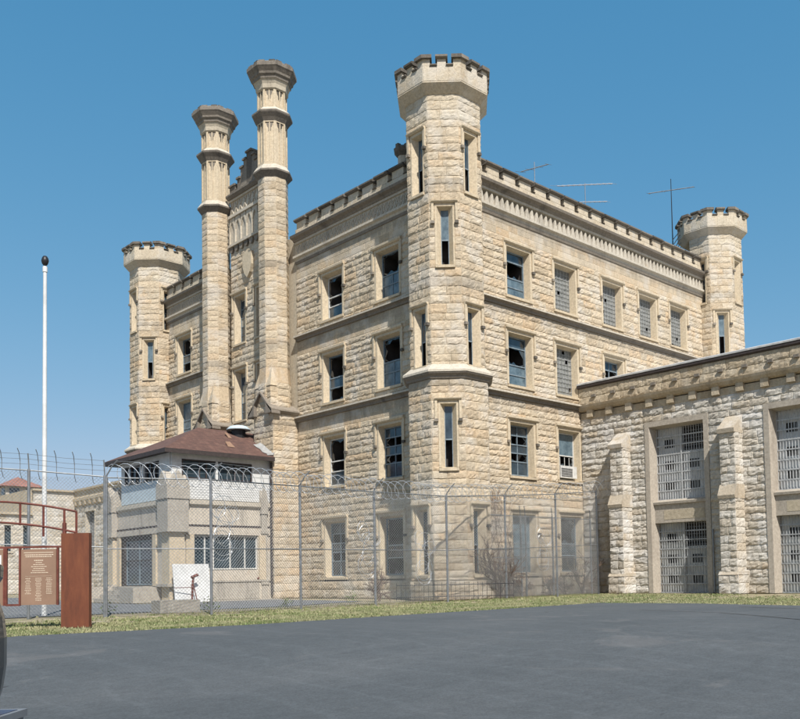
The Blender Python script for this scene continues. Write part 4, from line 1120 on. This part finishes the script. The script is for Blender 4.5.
# low black picket railing by the tower foot
rl = thing('picket_railing', 'low black picket railing at the foot of the corner tower', 'railing', (-2.0, -1.8, 0))
pa, pb = Vector((-3.6, -.2, 0)), Vector((.6, -3.3, 0)); mb = MB(); n = 26
for i in range(n+1):
    p = pa.lerp(pb, i/n); mb.tube([(p.x, p.y, .02), (p.x, p.y, .82)], .012, 4)
mb.build('picket', M['black'], rl)['kind'] = 'stuff'
mb = MB()
for z in (.18, .7): mb = MB(); mb.tube([(pa.x, pa.y, z), (pb.x, pb.y, z)], .018, 5); mb.build('rail', M['black'], rl)

# ------------------------------------------------------------------ CHAIN-LINK FENCES
def chain(mb, p0, p1, z0, z1, pitch, r):
    p0 = Vector(p0); p1 = Vector(p1); L = (p1-p0).length; H = z1-z0; u = (p1-p0)/L
    def P(a, z): q = p0+u*a; return Vector((q.x, q.y, z0+z))
    nrm = Vector((-u.y, u.x, 0))
    for sg in (1, -1):
        s = -H if sg > 0 else 0; e = L if sg > 0 else L+H
        k = s+pitch*.5
        while k < e:
            # line a = k + sg*z
            if sg > 0: za, zb = max(0, -k), min(H, L-k)
            else: za, zb = max(0, k-L), min(H, k)
            if zb-za > .03:
                A, B = P(k+sg*za, za), P(k+sg*zb, zb)
                t = (B-A).normalized(); b = t.cross(nrm)
                off = nrm*r*.6*sg
                V = []
                for q in (A, B):
                    V += [q+off+nrm*r, q+off-nrm*r*.5+b*r*.87, q+off-nrm*r*.5-b*r*.87]
                mb.add(V, [(0, 1, 4, 3), (1, 2, 5, 4), (2, 0, 3, 5)])
            k += pitch
def fence(root, posts, tops, pitch=.115, r=.0028, rails=(.48,), arm=.55, armdir=None, coil=True, skip=(), wires=3, lowtop=True):
    for (x, y), zt in zip(posts, tops):
        mb = MB(); mb.tube([(x, y, -.05), (x, y, zt)], .048, 8)
        mb.build('post', M['galv'], root)
        if arm:
            a = MB(); q = Vector(armdir)*arm; a.tube([(x, y, zt), (x+q.x*.5, y+q.y*.5, zt+arm*.62), (x+q.x, y+q.y, zt+arm)], .022, 6); a.build('arm', M['galv'], root)
    for i in range(len(posts)-1):
        if i in skip: continue
        a, b = posts[i], posts[i+1]; zt = min(tops[i], tops[i+1])-.04
        mb = MB(); chain(mb, (*a, 0), (*b, 0), .06, zt, pitch, r); mb.build('chain_link_panel', M['wire'], root)
        mb = MB(); mb.tube([(*a, tops[i]-.04), (*b, tops[i+1]-.04)], .024, 6)
        mb.build('rail', M['galv'], root)
        for k in rails: mb = MB(); mb.tube([(*a, tops[i]*k), (*b, tops[i+1]*k)], .02, 6); mb.build('rail', M['galv'], root)
        if arm and wires:
            mb = MB(); q = Vector(armdir)
            for k in range(1, wires+1):
                t = arm*k/wires
                A = (a[0]+q.x*t, a[1]+q.y*t, tops[i]+t*.95); B = (b[0]+q.x*t, b[1]+q.y*t, tops[i+1]+t*.95)
                mid = tuple((A[j]+B[j])/2-(.03 if j == 2 else 0) for j in range(3)); mb.tube([A, mid, B], .006, 4)
            mb.build('barbed_wire', M['galv'], root)
        if coil:
            mb = MB(); L = math.dist(a, b); n = int(L/.36); pts = []; q = Vector(armdir)
            R_ = .36
            for s in range(n*14+1):
                t = s/(n*14); th = 2*PI*s/14; rr = R_*(1+.12*math.sin(s*.37))
                ux, uy = (b[0]-a[0])/L, (b[1]-a[1])/L
                zc = tops[i]+(tops[i+1]-tops[i])*t+.08
                wob = .12*math.sin(th)
                pts.append((a[0]+(b[0]-a[0])*t+q.x*(.1+rr*math.cos(th))+ux*wob, a[1]+(b[1]-a[1])*t+q.y*(.1+rr*math.cos(th))+uy*wob, zc+rr*math.sin(th)))
            mb.tube(pts, .011, 4, cap=False); mb.build('razor_coil', M['razor'], root)
fe = thing('chain_link_fence', 'tall galvanised chain-link perimeter fence topped with razor wire in front of the prison', 'fence', (-4, -3, 0))
OP = [(7.35, -2.95), (4.35, -2.75), (.9, -2.6), (-2.75, -2.55), (-6.7, -2.55), (-10.35, -2.75), (-14.35, -3.5), (-16.95, -1.45)]
OT = [5.22, 4.95, 4.72, 4.52, 4.5, 4.5, 4.42, 4.52]
fence(fe, OP, OT, armdir=(.45, -.65, 0), arm=.5, r=.0062)
# side return to the wall
fence(fe, [OP[0], (10.0, -1.0)], [5.22, 5.1], armdir=(.5, -.5, 0), arm=0, coil=False)
fl = thing('chain_link_fence', 'left run of tall chain-link fence with curved barbed-wire arms behind the rusty gateway', 'fence', (-20, 1, 0))
LP = [(-16.98, -1.40), (-18.9, -.15), (-21.3, 1.4), (-24.0, 3.1)]
fence(fl, LP[:], [4.55, 4.75, 4.95, 5.1], armdir=(-.1, -.1, 0), arm=.5, coil=False, rails=(.49,), r=.0052)
# curved arm hooks along the left run
for i in range(14):
    t = i/14*7.6; d = Vector((-2.4, 1.55, 0)).normalized(); p = Vector((-17.3, -1.2, 0))+d*t*1.0
    mb = MB(); z = 4.62+t*.065; nx, ny = -.55, -.83
    mb.tube([(p.x, p.y, z-.15), (p.x, p.y, z+.25), (p.x+nx*.12, p.y+ny*.12, z+.5), (p.x+nx*.32, p.y+ny*.32, z+.62)], .012, 5)
    mb.tube([(p.x, p.y, z-.1), (p.x-nx*.16, p.y-ny*.16, z-.28), (p.x-nx*.3, p.y-ny*.3, z-.3)], .01, 5)
    mb.build('wire_hook', M['galv'], fl)
inn = thing('chain_link_fence', 'lower inner chain-link enclosure with twin blue-grey posts close to the side wall', 'fence', (4, -1.4, 0))
IP = [(.30, -1.25), (.62, -1.3), (3.5, -1.25), (3.85, -1.25), (5.85, -1.3), (9.0, -1.3)]
fence(inn, IP, [3.95]*6, armdir=(-.5, -.3, 0), arm=.45, coil=False, pitch=.13, wires=0, r=.005)
for (x, y, z, lb) in ((-6.9, -2.35, 2.2, 'tangle of razor wire hanging on the fence before the left ground-floor window'), (-3.9, -2.35, 1.9, 'tangle of razor wire hanging on the fence between window and corner tower'), (-14.9+1.2, -3.1, 2.9, 'loose razor wire loops hanging on the fence before the gatehouse'), (5.2, -1.2, 2.4, 'loose wire loops caught on the inner fence by the side wall')):
    mb = MB(); pts = []
    for k in range(90):
        th = k*.52; rr = .42+.1*math.sin(k*.7); pts.append((x+rr*math.cos(th)*.9+.15*math.sin(k*.21), y+.12*math.sin(k*.3)+.04*math.sin(th), z+.75*math.sin(k*.075)+rr*math.sin(th)))
    mb.tube(pts, .010, 4, cap=False); tag(mb.build('razor_wire', M['razor']), lb, 'razor wire', 'razor wire tangles on the fence')
# ------------------------------------------------------------------ FLAGPOLE
fp = thing('flagpole', 'tall white flagpole with a black ball finial and no flag', 'flagpole', (-17.75, 1.75, 0))
mb = MB(); mb.tube([(-17.75, 1.75, 0), (-17.75, 1.75, 12.1)], .085, 20, r1=.06); mb.build('pole', M['whitepaint'], fp)
mb = MB(); mb.lathe((-17.75, 1.75), [(.02, 12.12), (0.123, 12.14), (0.202, 12.2), (0.246, 12.28), (0.246, 12.32), (0.202, 12.4), (0.123, 12.46), (.02, 12.48)], 12, 0, flats=False); mb.build('finial', M['black'], fp, smooth=True)
mb = MB(); mb.lathe((-17.75, 1.75), [(.16, 11.9), (.16, 12.08)], 12, 0, flats=False); mb.build('truck', M['whitepaint'], fp)

# ------------------------------------------------------------------ RUSTY GATEWAY WITH SIGN
RX, RY = .718, -.695
gw = thing('gateway_sign', 'rusty steel gateway with square pillar, curved truss and brown lettered sign boards', 'sign', (-20.2, -7.3, 0))
G0 = Vector((-20.2, -7.38, 0))                       # pillar centre
gd_ = Vector((RX, RY, 0)); gn = Vector((.695, .717, 0))
FGt = frame((G0.x, G0.y), (RX, RY), (-.695, -.717))
mb = MB()
for (a, b, d0, d1) in ((-.345, .345, .08, .085), (-.345, .345, -.085, -.08), (-.345, -.34, -.08, .08), (.34, .345, -.08, .08)): mb.fbox(FGt, a, b, 0, 2.33, d0, d1)
mb.fbox(FGt, -.34, .34, 2.3, 2.325, -.079, .079); mb.build('pillar', M['corten'], gw)
mb = MB()
def arc(u): return 2.89+.10*(-u+.0)-.012*(u)**2      # rises to the left
top = [FGt(-u, 2.87+.26*min(u, 3.0)-.045*min(u, 3.0)**2 if u < 6 else 3.2, 0) for u in np.linspace(0, 3.4, 12)]
def ztop(u): return 2.87+.235*u-.045*u*u
def zbot(u): return 2.35+.235*u-.045*u*u
us = np.linspace(0, 5.2, 16)
mb.tube([FGt(-u, ztop(u), 0) for u in us], .03, 6); mb.tube([FGt(-u, zbot(u), 0) for u in us], .03, 6)
for u in (0.0, .30, .82, 1.4, 2.1, 2.9, 3.7, 4.5, 5.2): mb.tube([FGt(-u, zbot(u)-(.04 if u != .3 else .12), 0), FGt(-u, ztop(u), 0)], .03, 5)
mb.tube([FGt(-.3, 2.30, 0), FGt(-.3, 2.6, 0)], .05, 6); mb.tube([FGt(-.82, zbot(.82)-.25, 0), FGt(-.82, zbot(.82), 0)], .03, 5)
mb.build('arch_truss', M['redsteel'], gw)
fr = MB()
fr.fbox(FGt, -5.2, -.346, 1.98, 2.03, -.03, .03)
for u in (-.46, -1.40, -1.74, -1.79+.0, -3.3): fr.fbox(FGt, u-.022, u+.022, .56, 1.98, -.03, .03)
fr.fbox(FGt, -1.74, -1.40, .55, .60, -.031, .031); fr.build('sign_frame', M['redsteel'], gw)
def board(a, b, head, cols, lines):
    s = MB(); s.fbox(FGt, a, b, .57, 1.95, -.012, .015); o = s.build('sign_board', M['signbrown'], gw)
    t = MB(); w = b-a; cxm = (a+b)/2
    t.fbox(FGt, a+.08*w, b-.08*w, 1.86, 1.875, .015, .019)
    for k, (wd, z) in enumerate(((.78, 1.80), (.74, 1.755))): 
        x = cxm-wd*w/2
        while x < cxm+wd*w/2: l = rng.uniform(.02, .05); t.fbox(FGt, x, x+l, z, z+.022, .015, .019); x += l+.012
    for k in range(7):
        wd = (.25, .16, .3, .42, .3, .36, .44)[k]; z = 1.66-k*.05; x = cxm-wd*w/2
        while x < cxm+wd*w/2: l = rng.uniform(.02, .05); t.fbox(FGt, x, x+l, z, z+(.022 if k == 0 else .016), .015, .019); x += l+.01
    t.fbox(FGt, a+.12*w, b-.12*w, 1.28, 1.284, .015, .019)
    for c in (-.3, 0, .3):
        n = 14 if c == 0 else 10
        for k in range(n):
            wd = rng.uniform(.1, .19)*w; z = 1.22-k*.042
            if z < .62: break
            x = cxm+c*w-wd/2; e = x+wd
            while x < e: l = rng.uniform(.015, .04); t.fbox(FGt, x, min(x+l, e), z, z+.014, .015, .018); x += l+.01
    t.build('lettering', M['signtext'], o)
board(-1.37, -.50, 0, 3, 10)
s = MB(); s.fbox(FGt, -3.27, -1.80, .57, 1.95, -.012, .015); o = s.build('sign_board', M['signbrown'], gw)
s = MB(); s.fbox(FGt, -2.6, -1.86, 1.55, 1.82, .015, .02, 0); s.fbox(FGt, -2.1, -1.88, 1.14, 1.34, .015, .02, 0); s.fbox(FGt, -2.08, -1.9, 1.16, 1.25, .02, .024, 1); s.build('notice', [M['whitepaint'], M['signgreen']], o)
# second pillar out of frame to the left
mb = MB(); mb.fbox(FGt, -5.9, -5.2, 0, 2.33, -.26, .26); mb.build('pillar', M['corten'], gw)

# ------------------------------------------------------------------ ANTENNAS
def yagi(x, y, z0, z1, booms, label, d=(.7, -.7)):
    t = thing('tv_antenna', label, 'antenna', (x, y, z0), 'aerials on the prison roof')
    mb = MB(); mb.tube([(x, y, z0), (x, y, z1)], .045 if x < 22 else .06, 6, r1=.025); mb.build('mast', M['galv'] if x < 22 else M['black'], t)
    for (z, L0, L1, n, el, mt, tilt) in booms:
        mb = MB(); A = (x+d[0]*L0, y+d[1]*L0, z+tilt*L0); B = (x+d[0]*L1, y+d[1]*L1, z+tilt*L1); mb.tube([A, B], .035, 5)
        for k in range(n):
            s = k/(n-1) if n > 1 else .5; p = [A[i]+(B[i]-A[i])*s for i in range(3)]; e = el*(1-.4*s)
            mb.tube([(p[0]-d[1]*e*-.7+.0, p[1]+d[0]*e*.7, p[2]+.05), (p[0]+d[1]*e*-.7*-1*-1, p[1]-d[0]*e*.7, p[2]-.05)], .011, 4)
        mb.build('boom', mt, t)
yagi(13.9, 6, 20.4, 27.4, [(27.0, -.9, .9, 4, .5, M['galv'], .25)], 'small thin aerial on the roof, nearest the corner tower')
yagi(19.2, 6, 20.4, 27.6, [(27.5, -1.9, 1.9, 11, .7, M['razor'], .02), (26.3, -1.3, 1.5, 9, .5, M['razor'], 0)], 'twin-boom television aerial in the middle of the roof edge')
yagi(24.2, 2.4, 20.4, 28.2, [(27.4, -1.6, 1.6, 4, .2, M['galv'], .12)], 'tall aerial mast close beside the far right tower')
mb = MB(); 
for k in range(5): mb.tube([(24.0, 1.9+.1*k, 22.6+.3*k), (23.7, 1.7, 22.8+.3*k), (23.9, 1.6, 23.1+.3*k)], .03, 5)
tag(mb.build('cable_bundle', M['galv']), 'tangled cables and brackets hanging at the left edge of the far right tower crown', 'cables')
mb = MB(); mb.box((26.15, -1.05, 24.2), (26.25, -.95, 25.1)); mb.lathe((26.2, -1.0), [(.12, 25.0), (.42, 25.1), (.5, 25.25), (.3, 25.4), (.05, 25.42)], 10, 0, flats=False)
tag(mb.build('floodlight', M['ironlight']), 'small pale lamp fitting standing on the far right tower crown', 'lamp')

# ------------------------------------------------------------------ CAR AT THE LEFT EDGE
car = thing('parked_car', 'dark grey parked SUV at the left edge, only its rear end showing', 'car', (-27.2, -20.8, -.45))
O = Vector((-26.265, -21.605, 0)); Fcar = frame((O.x, O.y), (RX, RY), (-.695, -.717))   # u toward the rear (right), d toward the camera
zb = zg(-27, -21)
prof = [(-4.5, .30), (-4.62, .62), (-4.55, .95), (-3.6, 1.10), (-2.9, 1.62), (-2.3, 1.78), (-.6, 1.83), (-.12, 1.78), (-.03, 1.72), (-.035, 1.62), (-.10, 1.52), (-.02, 1.28), (0, 1.1), (0, .86), (-.03, .66), (-.08, .5), (-.3, .28)]
prof = [(u, z+zb) for u, z in prof]
def loft(mb, pr, ds, mi=0):
    n = len(pr); cu = sum(p[0] for p in pr)/n; cz = sum(p[1] for p in pr)/n; V = []
    for d, k in ds:
        for u, z in pr: V.append(Fcar(cu+(u-cu)*k, cz+(z-cz)*(1-(1-k)*1.2), d))
    m = len(ds); fs = [(i*n+j, i*n+(j+1) % n, (i+1)*n+(j+1) % n, (i+1)*n+j) for i in range(m-1) for j in range(n)]
    fs += [tuple(range(n-1, -1, -1)), tuple(range((m-1)*n, m*n))]; mb.add(V, fs, mi)
mb = MB(); loft(mb, prof, [(-.02, .97), (.08, .99), (.25, 1), (1.6, 1), (1.78, .985), (1.86, .95)]); mb.build('body', M['carpaint'], car, smooth=False)
mb = MB(); mb.plate(Fcar, [(-3.3, 1.12+zb), (-.5, 1.12+zb), (-.42, 1.55+zb), (-2.5, 1.62+zb)], .0-.035, -.03); mb.build('side_window', M['carglass'], car)
mb = MB(); mb.fbox(Fcar, -.3, .155, .44+zb, .50+zb, .02, 1.7, 0); mb.fbox(Fcar, -.3, .13, .28+zb, .439+zb, .04, 1.68, 1); mb.fbox(Fcar, -.25, .11, .501+zb, .504+zb, .10, 1.6, 2); mb.build('rear_bumper', [M['greybumper'], M['greybumper'], M['navy']], car)
mb = MB(); mb.fbox(Fcar, -.12, -.004, 1.0+zb, 1.2+zb, .3, .55); mb.build('tail_light', M['taillight'], car)
for u in (-3.75, -.95):
    for d in (.14, 1.85):
        w = MB(); P = []
        k = 24
        for j in range(k): P.append(Fcar(u+.36*math.cos(2*PI*j/k), zb+.36+.36*math.sin(2*PI*j/k), d+.05))
        for j in range(k): P.append(Fcar(u+.36*math.cos(2*PI*j/k), zb+.36+.36*math.sin(2*PI*j/k), d-.18))
        w.add(P, [(j, (j+1) % k, k+(j+1) % k, k+j) for j in range(k)]+[tuple(range(k)), tuple(range(2*k-1, k-1, -1))]); w = w.build('wheel', M['rubber'], car)
        r = MB(); P = [Fcar(u+.22*math.cos(2*PI*j/k), zb+.36+.22*math.sin(2*PI*j/k), d+.055) for j in range(k)]+[Fcar(u+.2*math.cos(2*PI*j/k), zb+.36+.2*math.sin(2*PI*j/k), d+.07) for j in range(k)]
        r.add(P, [(j, (j+1) % k, k+(j+1) % k, k+j) for j in range(k)]+[tuple(range(k, 2*k))]); r.build('rim', M['galv'], w)

# ------------------------------------------------------------------ CAMERA, LIGHT, WORLD
from mathutils import Matrix
cam = bpy.data.cameras.new('camera'); co = bpy.data.objects.new('camera', cam); COL.objects.link(co)
R = Vector((0.71836059, -0.69540105, -0.01937616)); F = Vector((0.69539246, 0.71700645, 0.04828122)); U = Vector((-0.01968198, -0.04815736, 0.99864583))
co.matrix_world = Matrix(((R.x, U.x, -F.x, -28.8186), (R.y, U.y, -F.y, -29.6142), (R.z, U.z, -F.z, 1.1), (0, 0, 0, 1)))
cam.sensor_width = 36; cam.sensor_fit = 'HORIZONTAL'; cam.lens = 39.747; cam.shift_x = -.06213; cam.shift_y = .21647
cam.clip_start = .1; cam.clip_end = 3000
SC.camera = co
EL = math.radians(49); sx, sy = -.43, -.903
s = bpy.data.lights.new('sun', 'SUN'); s.energy = 4.4; s.angle = math.radians(.53); s.color = (1, .95, .885)
so = bpy.data.objects.new('sun', s); COL.objects.link(so)
tosun = Vector((sx*math.cos(EL), sy*math.cos(EL), math.sin(EL)))
so.rotation_euler = tosun.to_track_quat('Z', 'Y').to_euler(); so.location = (0, -40, 60)
w = bpy.data.worlds.new('World'); SC.world = w; w.use_nodes = True; nt = w.node_tree
bg = nt.nodes['Background']; sk = nt.nodes.new('ShaderNodeTexSky'); sk.sky_type = 'NISHITA'; sk.sun_disc = False
sk.sun_elevation = EL; sk.sun_rotation = math.atan2(sx, sy); sk.air_density = 1.0; sk.dust_density = .8; sk.ozone_density = .6; sk.altitude = 100
# colour response of the camera for the sky: the same gradient with a gentler rise toward the horizon
sep = nt.nodes.new('ShaderNodeSeparateColor'); cmb = nt.nodes.new('ShaderNodeCombineColor'); nt.links.new(sk.outputs['Color'], sep.inputs[0])
for ch, k, g in (('Red', .409, 1.13), ('Green', 1.114, .55), ('Blue', 1.781, .40)):
    p = nt.nodes.new('ShaderNodeMath'); p.operation = 'POWER'; p.inputs[1].default_value = g; nt.links.new(sep.outputs[ch], p.inputs[0])
    q = nt.nodes.new('ShaderNodeMath'); q.operation = 'MULTIPLY'; q.inputs[1].default_value = k; nt.links.new(p.outputs[0], q.inputs[0]); nt.links.new(q.outputs[0], cmb.inputs[ch])
nt.links.new(cmb.outputs[0], bg.inputs['Color']); bg.inputs['Strength'].default_value = .13
SC.view_settings.view_transform = 'Standard'; SC.view_settings.look = 'None'; SC.view_settings.exposure = .52; SC.view_settings.gamma = 1; SC.view_settings.use_curve_mapping = False
